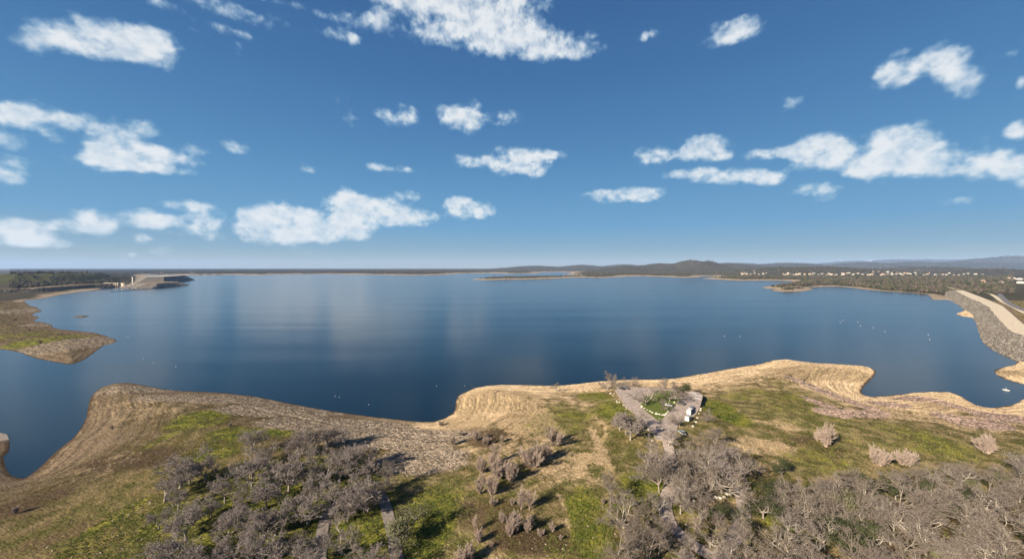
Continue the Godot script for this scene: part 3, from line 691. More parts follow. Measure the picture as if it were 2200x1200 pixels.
func make_whips(s: int, stems: int, lean: float, tall: float) -> Node3D:   # a clump of bare upright stems
	var r := RandomNumberGenerator.new()
	r.seed = s
	var h := Habit.new()
	h.sides = [4, 3]
	h.segs = [5, 4, 2, 1]
	h.kids = [11, 6, 5, 3]
	h.ratio = [0.42, 0.5, 0.5, 0.5]
	h.spread = [0.45, 0.5, 0.6, 0.6]
	h.wiggle = [0.12, 0.16, 0.2, 0.2]
	h.lift = [0.06, 0.1, 0.06, 0.0]
	h.from = [0.12, 0.1, 0.1, 0.1]
	h.twig = 0.03
	h.wood_levels = 1
	var wood := Mb.new()
	var crown := Mb.new()
	for k in stems:
		var w := TAU * (k + r.randf() * 0.7) / stems
		var out := Vector3(cos(w), 0, sin(w))
		var ln: float = lean * r.randf_range(0.25, 1.0)
		grow(wood, crown, h, out * 0.5 * lean * r.randf_range(0.3, 1.4) - Vector3(0, 0.2, 0), (Vector3.UP + out * ln).normalized(), tall * r.randf_range(0.65, 1.0), 0.09, 0, r)
	return proto(wood, crown, M.whip_stem, M.whip, "branches")

func make_live_oak(s: int) -> Node3D:
	var r := RandomNumberGenerator.new()
	r.seed = s
	var h := Habit.new()
	h.segs = [4, 5, 4]
	h.sides = [6, 5, 4]
	h.kids = [6, 6, 6]
	h.ratio = [1.7, 0.6, 0.5]
	var wood := Mb.new()
	var tips := Mb.new()
	grow(wood, tips, h, Vector3(0, -0.3, 0), Vector3.UP, 2.4, 0.3, 0, r)
	var crown := Mb.new()
	for i in range(0, tips.v.size(), 3):
		var c := tips.v[i + 2]
		for k in 24:
			var q := wander(r)
			q = c + q * q.length() * 0.75
			var out := (q - Vector3(0, 3.5, 0)).normalized()
			var nrm := (out + wander(r) * 0.8).normalized()
			var x := nrm.cross(wander(r)).normalized() * r.randf_range(0.09, 0.17)
			var y := nrm.cross(x).normalized() * r.randf_range(0.08, 0.13)
			crown.tri(q - x, q + y, q + x)
			crown.tri(q - x, q + x, q - y)
	return proto(wood, crown, M.bark, M.leaf if s % 2 else M.leaf_grey)

const NTH := ["first", "second", "third", "fourth", "fifth", "sixth", "seventh", "eighth", "ninth", "tenth", "eleventh", "twelfth", "thirteenth", "fourteenth", "fifteenth", "sixteenth", "seventeenth", "eighteenth", "nineteenth", "twentieth"]

func plant(called: String, rows: Array, protos: Array, what: String, where: String, category: String, group: String) -> void:
	for k in rows.size():
		var row: Array = rows[k]
		var count := row.size() / 3
		var row_name: String = "" if rows.size() == 1 else (" in nearest row" if k == 0 else (" in farthest row" if k == rows.size() - 1 else " in row %s" % ["two", "three", "four", "five", "six", "seven", "eight", "nine", "ten"][k - 1]))
		for i in count:
			var o: Node3D = protos[rng.randi() % protos.size()].duplicate()
			o.name = numbered(called)
			add_child(o)
			var high: float = row[i * 3 + 2]
			o.position = on(row[i * 3], row[i * 3 + 1])
			o.rotation.y = rng.randf() * TAU
			o.scale = Vector3.ONE * high
			var at: String = "leftmost" if i == 0 else ("rightmost" if i == count - 1 else "%s from left" % NTH[i])
			if count == 1:
				at = "single"
			tag(o, "%s %s%s %s" % [at, what, row_name, where], category, group)

# ---------------------------------------------------------------- things

func stone_mesh(s: int, flat := 0.75) -> ArrayMesh:
	var r := RandomNumberGenerator.new()
	r.seed = s
	var sph := SphereMesh.new()
	sph.radial_segments = 8
	sph.rings = 4
	sph.radius = 0.5
	sph.height = 1.0
	var a := sph.get_mesh_arrays()
	var n := noise(s, 1.3, 2)
	var p: PackedVector3Array = a[Mesh.ARRAY_VERTEX]
	var x: PackedInt32Array = a[Mesh.ARRAY_INDEX]
	var b := Mb.new()
	for i in p.size():
		var q := p[i]
		q *= 1.0 + 0.55 * n.get_noise_3d(q.x, q.y, q.z)
		p[i] = Vector3(q.x * 1.15, q.y * flat, q.z)
	for i in range(0, x.size(), 3):
		b.out(p[x[i]], p[x[i + 1]], p[x[i + 2]], Vector3.ZERO)
	return b.mesh()

func boulders(list: Array, size: float, where: String, group: String) -> void:
	var count := list.size() / 2
	for i in count:
		var s := size * rng.randf_range(0.75, 1.3)
		var m := obj("boulder", M.stones[rng.randi() % 4], M.white_rock)
		m.position = on(list[i * 2], list[i * 2 + 1], s * 0.2)
		m.rotation.y = rng.randf() * TAU
		m.scale = Vector3(s, s * rng.randf_range(0.75, 1.05), s)
		tag(m, "%s pale boulder %s" % [NTH[i], where], "boulder", group)

func ribbon(line: PackedVector2Array, width: float, up: float) -> ArrayMesh:
	var c := Curve2D.new()
	for i in line.size():
		var t := (line[mini(i + 1, line.size() - 1)] - line[maxi(i - 1, 0)]) / 6.0
		c.add_point(line[i], -t, t)
	var p := c.tessellate_even_length(5, width * 0.35)
	var b := Mb.new()
	for i in p.size() - 1:
		var q := []
		for k in 2:
			var j := i + k
			var dir := (p[mini(j + 1, p.size() - 1)] - p[maxi(j - 1, 0)]).normalized()
			var side := Vector2(dir.y, -dir.x) * width * 0.5 * (1.0 + 0.08 * mid.get_noise_2d(p[j].x, p[j].y))
			for e in [-1.0, 0.0, 1.0]:
				q.append(on(p[j].x + side.x * e, p[j].y + side.y * e, up))
		for e in 2:
			b.quad(q[e], q[e + 1], q[e + 4], q[e + 3], (q[e] + q[e + 4]) / 2.0 - Vector3(0, 5, 0))
	return b.mesh()

func sheet(line: PackedVector2Array, up: float) -> ArrayMesh:
	var b := Mb.new()
	var t := Geometry2D.triangulate_polygon(line)
	for i in range(0, t.size(), 3):
		var q := []
		for k in 3:
			var p := line[t[i + k]]
			q.append(Vector3(p.x, 8.6 + up, -p.y))
		b.out(q[0], q[1], q[2], Vector3(q[0].x, -50, q[0].z))
	return b.mesh()

func kerb(line: PackedVector2Array, closed: bool) -> ArrayMesh:
	var b := Mb.new()
	for i in line.size() - (0 if closed else 1):
		var p := line[i]
		var q := line[(i + 1) % line.size()]
		var dir := (q - p).normalized()
		var w := Vector2(dir.y, -dir.x) * 0.11
		b.quad(Vector3(p.x - w.x, 8.8, -p.y + w.y), Vector3(p.x + w.x, 8.8, -p.y - w.y), Vector3(q.x + w.x, 8.8, -q.y - w.y), Vector3(q.x - w.x, 8.8, -q.y + w.y), Vector3(p.x, 5, -p.y))
		for e in [-1.0, 1.0]:
			var o: Vector2 = w * e
			b.quad(Vector3(p.x + o.x, 8.4, -p.y - o.y), Vector3(q.x + o.x, 8.4, -q.y - o.y), Vector3(q.x + o.x, 8.8, -q.y - o.y), Vector3(p.x + o.x, 8.8, -p.y - o.y), Vector3((p.x + q.x) / 2, 8.6, -(p.y + q.y) / 2))
	return b.mesh()

func ring(z: float, half: float, lo: float, hi: float, top_half: float) -> PackedVector3Array:
	var m := lerpf(lo, hi, 0.55)
	return PackedVector3Array([Vector3(-half * 0.92, lo, z), Vector3(-half, lerpf(lo, hi, 0.25), z), Vector3(-half, m, z), Vector3(-top_half, hi, z), Vector3(top_half, hi, z), Vector3(half, m, z), Vector3(half, lerpf(lo, hi, 0.25), z), Vector3(half * 0.92, lo, z)])

func wheels(o: Node3D, zs: Array, half: float, radius: float) -> void:
	var tyre := Mb.new()
	var line := PackedVector3Array([Vector3(-0.11, 0, 0), Vector3(-0.1, 0, 0), Vector3(0.1, 0, 0), Vector3(0.11, 0, 0)])
	tyre.tube(line, PackedFloat32Array([radius * 0.55, radius, radius, radius * 0.55]), 14)
	var rim := Mb.new()
	rim.tube(PackedVector3Array([Vector3(-0.115, 0, 0), Vector3(-0.09, 0, 0), Vector3(0.09, 0, 0), Vector3(0.115, 0, 0)]), PackedFloat32Array([0.02, radius * 0.58, radius * 0.58, 0.02]), 10)
	var tm := tyre.mesh()
	var rm := rim.mesh()
	for z in zs:
		for s in [-1, 1]:
			var w := obj("wheel", tm, M.rubber, o)
			w.position = Vector3(half * s, radius, z)
			obj("rim", rm, M.alloy, w)

func make_car(label: String, category: String, at: Vector3, turn: float, paint: Color, body: Array, cabin: Array, wheel_at: Array, length: float) -> Node3D:
	# body, cabin: stations along the length: z, half width, low, high, half width at the top
	var o := thing("parked_car" if category == "car" else category.replace(" ", "_"), label, category, at, turn)
	var pm := mat(paint, 0.25, 0.5)
	pm.clearcoat_enabled = true
	pm.clearcoat = 0.7
	var b := Mb.new()
	var rings := []
	for s in body:
		rings.append(ring(s[0], s[1], s[2], s[3], s[4]))
	b.loft(rings)
	obj("body", b.mesh(), pm, o)
	if cabin:
		var g := Mb.new()
		rings = []
		for s in cabin:
			rings.append(ring(s[0], s[1], s[2], s[3], s[4]))
		g.loft(rings)
		obj("windows", g.mesh(), M.car_glass, o)
		var roof := Mb.new()
		var a: Array = cabin[1]
		var z: Array = cabin[-2]
		roof.loft([ring(a[0] - 0.05, a[4] + 0.03, a[3] - 0.03, a[3] + 0.05, a[4] - 0.12), ring(z[0] + 0.05, z[4] + 0.03, z[3] - 0.03, z[3] + 0.05, z[4] - 0.12)])
		obj("roof", roof.mesh(), pm, o)
	var half: float = body[1][1]
	for s in [-1, 1]:
		var l := Mb.new()
		l.box(Vector3(half * s * 0.78 - 0.18, 0.62, -length / 2 - 0.01), Vector3(half * s * 0.78 + 0.18, 0.78, -length / 2 + 0.12))
		obj("headlight", l.mesh(), M.lamp_glass, o)
		var t := Mb.new()
		t.box(Vector3(half * s * 0.8 - 0.14, 0.7, length / 2 - 0.1), Vector3(half * s * 0.8 + 0.14, 0.92, length / 2 + 0.015))
		obj("tail_light", t.mesh(), M.tail_glass, o)
	wheels(o, wheel_at, half * 0.9, 0.34)
	return o

func sedan(label: String, at: Vector3, turn: float, paint: Color) -> Node3D:
	return make_car(label, "car", at, turn, paint,
		[[-2.25, 0.72, 0.38, 0.72, 0.66], [-1.95, 0.88, 0.25, 0.86, 0.8], [-0.8, 0.91, 0.25, 0.95, 0.84], [1.3, 0.91, 0.25, 0.98, 0.84], [2.0, 0.88, 0.28, 0.95, 0.8], [2.25, 0.76, 0.4, 0.85, 0.7]],
		[[-1.0, 0.8, 0.9, 0.96, 0.76], [-0.25, 0.8, 0.9, 1.42, 0.62], [0.9, 0.8, 0.9, 1.42, 0.62], [1.7, 0.78, 0.9, 0.98, 0.74]], [-1.4, 1.35], 4.5)

func suv(label: String, at: Vector3, turn: float, paint: Color) -> Node3D:
	return make_car(label, "car", at, turn, paint,
		[[-2.35, 0.78, 0.45, 0.85, 0.72], [-2.1, 0.93, 0.32, 1.02, 0.86], [-0.9, 0.96, 0.3, 1.1, 0.9], [2.0, 0.96, 0.3, 1.12, 0.9], [2.35, 0.9, 0.4, 1.08, 0.84]],
		[[-1.1, 0.86, 1.05, 1.12, 0.84], [-0.45, 0.86, 1.05, 1.72, 0.7], [1.75, 0.86, 1.05, 1.72, 0.7], [2.25, 0.86, 1.05, 1.12, 0.82]], [-1.45, 1.45], 4.7)

func pickup(label: String, at: Vector3, turn: float, paint: Color) -> Node3D:
	var o := make_car(label, "pickup truck", at, turn, paint,
		[[-2.75, 0.82, 0.5, 0.95, 0.76], [-2.5, 0.97, 0.38, 1.1, 0.9], [-1.2, 0.99, 0.36, 1.18, 0.92], [2.5, 0.99, 0.38, 1.15, 0.95], [2.75, 0.96, 0.5, 1.12, 0.94]],
		[[-1.35, 0.9, 1.1, 1.18, 0.86], [-0.7, 0.9, 1.1, 1.82, 0.74], [0.55, 0.9, 1.1, 1.82, 0.74], [0.85, 0.9, 1.1, 1.2, 0.86]], [-1.75, 1.65], 5.5)
	var bed := Mb.new()
	bed.box(Vector3(-0.78, 1.12, 0.98), Vector3(0.78, 1.165, 2.62))
	obj("cargo_bed", bed.mesh(), M.rubber, o)
	return o

func trailer(label: String, at: Vector3, turn: float) -> Node3D:
	var o := thing("camper_trailer", label, "trailer", at, turn)
	var b := Mb.new()
	b.loft([ring(-3.1, 1.0, 0.9, 1.9, 0.9), ring(-2.6, 1.12, 0.55, 2.65, 1.0), ring(2.5, 1.12, 0.5, 2.75, 1.0), ring(2.95, 1.1, 0.6, 2.5, 0.98)])
	obj("body", b.mesh(), M.white_paint, o)
	for s in [-1, 1]:
		for z in [-1.6, 0.2, 1.6]:
			var w := Mb.new()
			w.box(Vector3(1.115 * s - 0.015, 1.45, z - 0.42), Vector3(1.115 * s + 0.015, 2.05, z + 0.42))
			obj("window", w.mesh(), M.car_glass, o)
	var door := Mb.new()
	door.box(Vector3(1.11, 0.65, 0.75), Vector3(1.14, 2.3, 1.1))
	obj("door", door.mesh(), M.grey_paint, o)
	var vent := Mb.new()
	vent.box(Vector3(-0.3, 2.72, -0.3), Vector3(0.3, 2.9, 0.4))
	obj("roof_vent", vent.mesh(), M.grey_paint, o)
	var bar := Mb.new()
	bar.tube(PackedVector3Array([Vector3(-0.5, 0.55, -2.7), Vector3(0, 0.52, -4.2)]), PackedFloat32Array([0.05, 0.05]), 5)
	bar.tube(PackedVector3Array([Vector3(0.5, 0.55, -2.7), Vector3(0, 0.52, -4.2)]), PackedFloat32Array([0.05, 0.05]), 5)
	obj("drawbar", bar.mesh(), M.dark_metal, o)
	wheels(o, [0.1, 0.95], 1.0, 0.34)
	return o

func camper_van(label: String, at: Vector3, turn: float) -> Node3D:
	var o := thing("camper_van", label, "camper van", at, turn)
	var b := Mb.new()
	b.loft([ring(-2.9, 0.85, 0.45, 1.0, 0.8), ring(-2.5, 1.0, 0.35, 1.25, 0.92), ring(-1.9, 1.05, 0.35, 1.5, 0.9), ring(-1.5, 1.08, 0.35, 2.55, 0.88), ring(2.7, 1.08, 0.35, 2.6, 0.9), ring(2.9, 1.05, 0.45, 2.45, 0.88)])
	obj("body", b.mesh(), M.white_paint, o)
	var ws := Mb.new()
	ws.quad(Vector3(-0.86, 1.55, -1.93), Vector3(0.86, 1.55, -1.93), Vector3(0.78, 2.3, -1.62), Vector3(-0.78, 2.3, -1.62), Vector3(0, 1.5, 0))
	obj("windscreen", ws.mesh(), M.car_glass, o)
	for s in [-1, 1]:
		for z in [-1.0, 0.6]:
			var w := Mb.new()
			w.box(Vector3(1.075 * s - 0.012, 1.35, z - 0.5), Vector3(1.075 * s + 0.012, 1.8, z + 0.5))
			obj("window", w.mesh(), M.car_glass, o)
		var l := Mb.new()
		l.box(Vector3(0.7 * s - 0.15, 0.75, -2.92), Vector3(0.7 * s + 0.15, 0.92, -2.8))
		obj("headlight", l.mesh(), M.lamp_glass, o)
	var top := Mb.new()
	top.box(Vector3(-0.45, 2.6, 0.2), Vector3(0.45, 2.78, 1.5))
	obj("roof_box", top.mesh(), M.dark_metal, o)
	wheels(o, [-1.9, 1.6], 0.98, 0.36)
	return o

func table(label: String, at: Vector3, turn: float) -> void:
	var o := thing("picnic_table", label, "picnic table", at, turn, "picnic tables")
	for k in 4:
		var b := Mb.new()
		b.box(Vector3(-1.2, 0.72, -0.38 + k * 0.195), Vector3(1.2, 0.77, -0.2 + k * 0.195))
		obj("plank", b.mesh(), M.timber, o)
	for s in [-1, 1]:
		var b := Mb.new()
		b.box(Vector3(-1.2, 0.42, 0.72 * s - 0.14), Vector3(1.2, 0.47, 0.72 * s + 0.14))
		obj("bench", b.mesh(), M.timber, o)
		var l := Mb.new()
		l.box(Vector3(0.8 * s - 0.05, 0.36, -0.8), Vector3(0.8 * s + 0.05, 0.42, 0.8))
		for e in [-1, 1]:
			l.tube(PackedVector3Array([Vector3(0.8 * s, 0, 0.55 * e), Vector3(0.8 * s, 0.72, 0.22 * e)]), PackedFloat32Array([0.06, 0.06]), 4)
		obj("leg", l.mesh(), M.timber, o)

func house_proto(s: int) -> Node3D:
	var r := RandomNumberGenerator.new()
	r.seed = s
	var o := Node3D.new()
	var w := r.randf_range(5, 9)
	var l := r.randf_range(4, 6)
	var h := r.randf_range(3.2, 6.2)
	var b := Mb.new()
	b.box(Vector3(-w, -2, -l), Vector3(w, h, l))
	obj("wall", b.mesh(), M.walls[s % 3], o)
	var f := Mb.new()
	var e := 0.6
	var top := h + l * 0.5
	var a := Vector3(-w - e, h, -l - e)
	var c := Vector3(w + e, h, -l - e)
	var a2 := Vector3(-w - e, h, l + e)
	var c2 := Vector3(w + e, h, l + e)
	var r1 := Vector3(-w * 0.55, top, 0)
	var r2 := Vector3(w * 0.55, top, 0)
	var m := Vector3(0, h, 0)
	f.quad(a, c, r2, r1, m)
	f.quad(a2, c2, r2, r1, m)
	f.out(a, a2, r1, m)
	f.out(c, c2, r2, m)
	f.quad(a, c, c2, a2, m + Vector3(0, 3, 0))
	obj("roof", f.mesh(), M.roofs[s % 4], o)
	return o

# ---------------------------------------------------------------- scene

func _ready() -> void:
	rng.seed = 5
	var cam := Camera3D.new()
	cam.name = "camera"
	cam.projection = Camera3D.PROJECTION_FRUSTUM   # level camera with the lens raised by the height of a small shift
	cam.near = 1.0
	cam.size = 1200.0 / 800.0
	cam.frustum_offset = Vector2(0, -25.0 / 800.0)
	cam.far = 120000.0
	cam.position = Vector3(0, EYE, 0)
	add_child(cam)
	cam.make_current()

	var env := Environment.new()
	env.background_mode = Environment.BG_SKY
	var sky := Sky.new()
	var pano := PanoramaSkyMaterial.new()
	pano.panorama = ImageTexture.create_from_image(sky_image())
	pano.energy_multiplier = 0.29
	sky.sky_material = pano
	env.sky = sky
	env.tonemap_mode = Environment.TONE_MAPPER_LINEAR
	env.tonemap_exposure = 3.4
	env.fog_enabled = true
	env.fog_light_color = Color(0.62, 0.76, 0.97)
	env.fog_density = 0.00002
	env.sdfgi_enabled = true
	env.ssao_enabled = true
	env.ssil_enabled = true
	var we := WorldEnvironment.new()
	we.name = "world"
	we.environment = env
	add_child(we)

	var sun := DirectionalLight3D.new()
	sun.name = "sun"
	sun.light_energy = 1.6
	sun.light_color = Color(1.0, 0.93, 0.82)
	sun.light_angular_distance = 0.5
	sun.shadow_enabled = true
	add_child(sun)
	var az := deg_to_rad(50.0)
	var el := deg_to_rad(27.0)
	sun.look_at_from_position(Vector3.ZERO, Vector3(sin(az) * cos(el), -sin(el), -cos(az) * cos(el)))

	materials()
	shape_land()
	build_ground()
	build_water()
	build_snow_range()
	build_dam()
	build_left_works()
	build_lot_and_roads()
	build_houses()
	build_far_woods()
	build_trees()
	build_vehicles()
	build_small_things()
	build_scatter()

func materials() -> void:
	M.bark = rough_up(mat(Color(0.34, 0.30, 0.275)), grain(0.06, 4, 0.5, 1.0, 61, 256), 2.0)
	M.bark_pale = rough_up(mat(Color(0.50, 0.45, 0.40)), grain(0.06, 4, 0.5, 1.0, 62, 256), 2.0)
	M.bark_tan = rough_up(mat(Color(0.30, 0.26, 0.225)), grain(0.06, 4, 0.5, 1.0, 60, 256), 2.0)
	M.twigs = mat(Color(0.10, 0.084, 0.078))
	M.twigs_grey = mat(Color(0.165, 0.142, 0.138))
	M.twigs_pale = mat(Color(0.105, 0.087, 0.077))
	M.whip = mat(Color(0.25, 0.2, 0.175))
	M.whip_stem = mat(Color(0.26, 0.2, 0.17))
	M.leaf = mat(Color(0.028, 0.033, 0.014), 0.7)
	M.leaf_grey = mat(Color(0.075, 0.075, 0.042), 0.7)
	M.stones = [stone_mesh(1), stone_mesh(2, 0.6), stone_mesh(3, 0.85), stone_mesh(4, 0.7)]
	M.white_rock = rough_up(mat(Color(0.5, 0.465, 0.415)), grain(0.08, 4, 0.6, 1.0, 63, 256), 1.5, 3.0)
	var rock := mat(Color.WHITE)
	rock.vertex_color_use_as_albedo = true
	M.rock = rock
	M.asphalt = rough_up(mat(Color(0.31, 0.26, 0.24), 0.9), grain(0.02, 6, 0.72, 1.0, 64), 30.0, 1.0)
	M.path = rough_up(mat(Color(0.20, 0.175, 0.165), 0.9), grain(0.03, 6, 0.7, 1.0, 65), 16.0, 1.0)
	M.kerb = rough_up(mat(Color(0.38, 0.30, 0.2)), grain(0.1, 3, 0.6, 1.0, 66, 256), 2.0)
	M.grass = rough_up(mat(Color(0.14, 0.18, 0.03)), grain(0.03, 6, 0.35, 1.0, 67), 9.0, 12.0)
	M.white_paint = mat(Color(0.42, 0.42, 0.42), 0.35, 0.5)
	M.grey_paint = mat(Color(0.3, 0.31, 0.33), 0.4, 0.5)
	M.rubber = mat(Color(0.025, 0.025, 0.027), 0.8)
	M.alloy = mat(Color(0.45, 0.45, 0.46), 0.35, 0.5)
	M.car_glass = mat(Color(0.015, 0.018, 0.022), 0.06, 0.5)
	M.lamp_glass = mat(Color(0.7, 0.7, 0.68), 0.15, 0.5)
	M.tail_glass = mat(Color(0.35, 0.02, 0.015), 0.2, 0.5)
	M.dark_metal = mat(Color(0.05, 0.05, 0.055), 0.5, 0.5)
	M.timber = rough_up(mat(Color(0.19, 0.13, 0.09)), grain(0.1, 3, 0.6, 1.0, 68, 256), 1.2)
	M.walls = [mat(Color(0.36, 0.335, 0.295)), mat(Color(0.42, 0.405, 0.38)), mat(Color(0.36, 0.3, 0.23))]
	M.roofs = [mat(Color(0.26, 0.16, 0.11)), mat(Color(0.2, 0.18, 0.165)), mat(Color(0.45, 0.4, 0.36)), mat(Color(0.4, 0.25, 0.17))]
	M.concrete = rough_up(mat(Color(0.47, 0.41, 0.33), 0.9), grain(0.02, 6, 0.75, 1.0, 69), 60.0, 1.0)
	M.riprap = rough_up(mat(Color(0.22, 0.20, 0.18)), grain(0.06, 5, 0.3, 1.0, 70), 24.0, 60.0)
	M.rubble = rough_up(mat(Color(0.12, 0.11, 0.10)), grain(0.06, 5, 0.3, 1.0, 72), 18.0)
	M.dry_field = rough_up(mat(Color(0.21, 0.15, 0.085)), grain(0.03, 6, 0.5, 1.0, 71), 40.0, 8.0)
	M.gate = mat(Color(0.09, 0.09, 0.10))

func build_snow_range() -> void:
	var b := Mb.new()
	var n := noise(81, 0.0006, 5)
	var d := 29500.0
	var last := []
	for i in 90:
		var x := 19000.0 + i * 245.0
		var t: float = sin(PI * i / 89.0)
		var high: float = 120.0 + 430.0 * t + 330.0 * t * absf(n.get_noise_1d(x * 1.8))
		var p := [Vector3(x, 0, -d + 3000), Vector3(x, high * 0.6, -d + 1200 + 400.0 * n.get_noise_1d(x + 9000.0)), Vector3(x, high, -d), Vector3(x, 0, -d - 3000)]
		if last:
			for k in 3:
				b.quad(last[k], p[k], p[k + 1], last[k + 1], Vector3(x, -2000, -d))
		last = p
	structure("snowy_mountains", b.mesh(), rough_up(mat(Color(0.62, 0.66, 0.74)), grain(0.02, 5, 0.5, 1.0, 82), 6000.0))

func embank(toe: PackedVector2Array, crest: PackedVector2Array, high: float, rows: int) -> ArrayMesh:
	var b := Mb.new()
	var n := toe.size()
	for i in n - 1:
		var steps := maxi(2, int(toe[i].distance_to(toe[i + 1]) / 14.0))
		for s in steps:
			for k in rows:
				var q := []
				for e in [[0, 0], [1, 0], [1, 1], [0, 1]]:
					var f: float = (s + e[0]) / float(steps)
					var g: float = (k + e[1]) / float(rows)
					var p := toe[i].lerp(toe[i + 1], f).lerp(crest[i].lerp(crest[i + 1], f), g)
					q.append(Vector3(p.x, lerpf(-1.0, high, g) + 0.5 * mid.get_noise_2d(p.x * 0.8, p.y * 0.8) * (1.0 if k + e[1] < rows and k + e[1] > 0 else 0.0), -p.y))
				b.quad(q[0], q[1], q[2], q[3], (q[0] + q[2]) / 2.0 - Vector3(0, 30, 0))
	return b.mesh()

func dress_slope(parent: Node, toe: PackedVector2Array, crest: PackedVector2Array, high: float, count: int, lo: float, hi: float, seed_by: int, dark := 0.1, light := 0.34) -> void:
	var r := RandomNumberGenerator.new()
	r.seed = seed_by
	var where := []
	var tint := []
	var lens := []
	var total := 0.0
	for i in toe.size() - 1:
		var m := 1.0 / (0.3 * (toe[i].y + toe[i + 1].y))
		total += (toe[i].distance_to(toe[i + 1]) + crest[i].distance_to(crest[i + 1])) * m
		lens.append(total)
	for k in count:
		var pick := r.randf() * total
		var i := 0
		while lens[i] < pick:
			i += 1
		var f := r.randf()
		var g := r.randf()
		var p := toe[i].lerp(toe[i + 1], f).lerp(crest[i].lerp(crest[i + 1], f), g)
		var s := lerpf(lo, hi, pow(r.randf(), 2.0))
		where.append(Transform3D(Basis.from_euler(Vector3(r.randf() * TAU, r.randf() * TAU, r.randf() * TAU)).scaled(Vector3(s, s, s)), Vector3(p.x, lerpf(-1.0, high, g) + s * 0.15, -p.y)))
		var c := lerpf(dark, light, pow(r.randf(), 1.4))
		tint.append(Color(c, c * 0.94, c * 0.87) if r.randf() > 0.12 else Color(c, c * 0.75, c * 0.62))
	stuff("riprap", M.stones[0], M.rock, where, tint, parent)

func build_dam() -> void:
	var inner := pts([1844.4, 1579.7, 1489.8, 1248, 1195.6, 975, 1054.3, 837.6, 940.6, 734.1, 800.9, 617.8, 706.7, 537.9, 637.8, 480, 604.4, 448.9, 583.7, 424.5, 555.8, 390])
	var outer := pts([1872, 1579.7, 1547.3, 1273.5, 1266.9, 1006.5, 1104.8, 854.8, 1003.5, 761, 887, 663.8, 777.1, 572.5, 709.1, 515.7, 664.5, 476.3, 639.7, 448.9, 608.1, 410.5])
	var toe := pts([1296.4, 1115.2, 1208.8, 1022.2, 1092.6, 908.6, 967.5, 791.4, 849.8, 684.7, 736, 588.8, 630.2, 500.7, 572.9, 451.5, 538, 415.8, 513.3, 387.4, 493.8, 360.8])
	var o := thing("dam", "long curving earth dam with grey riprap face and pale crest", "dam")
	obj("lake_face", embank(toe, inner, 14.0, 7), M.rubble, o)
	dress_slope(o, toe, inner, 14.0, 34000, 0.7, 2.1, 91, 0.035, 0.17)
	var b := Mb.new()
	for i in inner.size() - 1:
		b.quad(Vector3(inner[i].x, 14.0, -inner[i].y), Vector3(inner[i + 1].x, 14.0, -inner[i + 1].y), Vector3(outer[i + 1].x, 14.0, -outer[i + 1].y), Vector3(outer[i].x, 14.0, -outer[i].y), Vector3(inner[i].x, -50, -inner[i].y))
	obj("crest_road", b.mesh(), M.concrete, o)
	var foot := PackedVector2Array()
	for i in outer.size():
		foot.append(outer[i] + (outer[i] - inner[i]).normalized() * 55.0)
	var back := Mb.new()
	for i in outer.size() - 1:
		back.quad(Vector3(outer[i].x, 14.0, -outer[i].y), Vector3(outer[i + 1].x, 14.0, -outer[i + 1].y), Vector3(foot[i + 1].x, 4.0, -foot[i + 1].y), Vector3(foot[i].x, 4.0, -foot[i].y), Vector3(outer[i].x, -50, -outer[i].y))
	obj("land_face", back.mesh(), M.dry_field, o)
	structure("highway", ribbon(pts([2625.6, 2043.3, 2274.4, 1749.5, 1694.1, 1295.7, 1338.2, 1009.9, 1135.9, 837.6, 1002, 709.4]), 11.0, 0.6), M.gate)
	structure("gravel_track", ribbon(pts([1835, 1505.7, 1668.3, 1328, 1578.6, 1226.1, 1329.2, 1012.7, 1132, 838.5, 946.5, 676.1]), 9.0, 0.5), M.concrete)

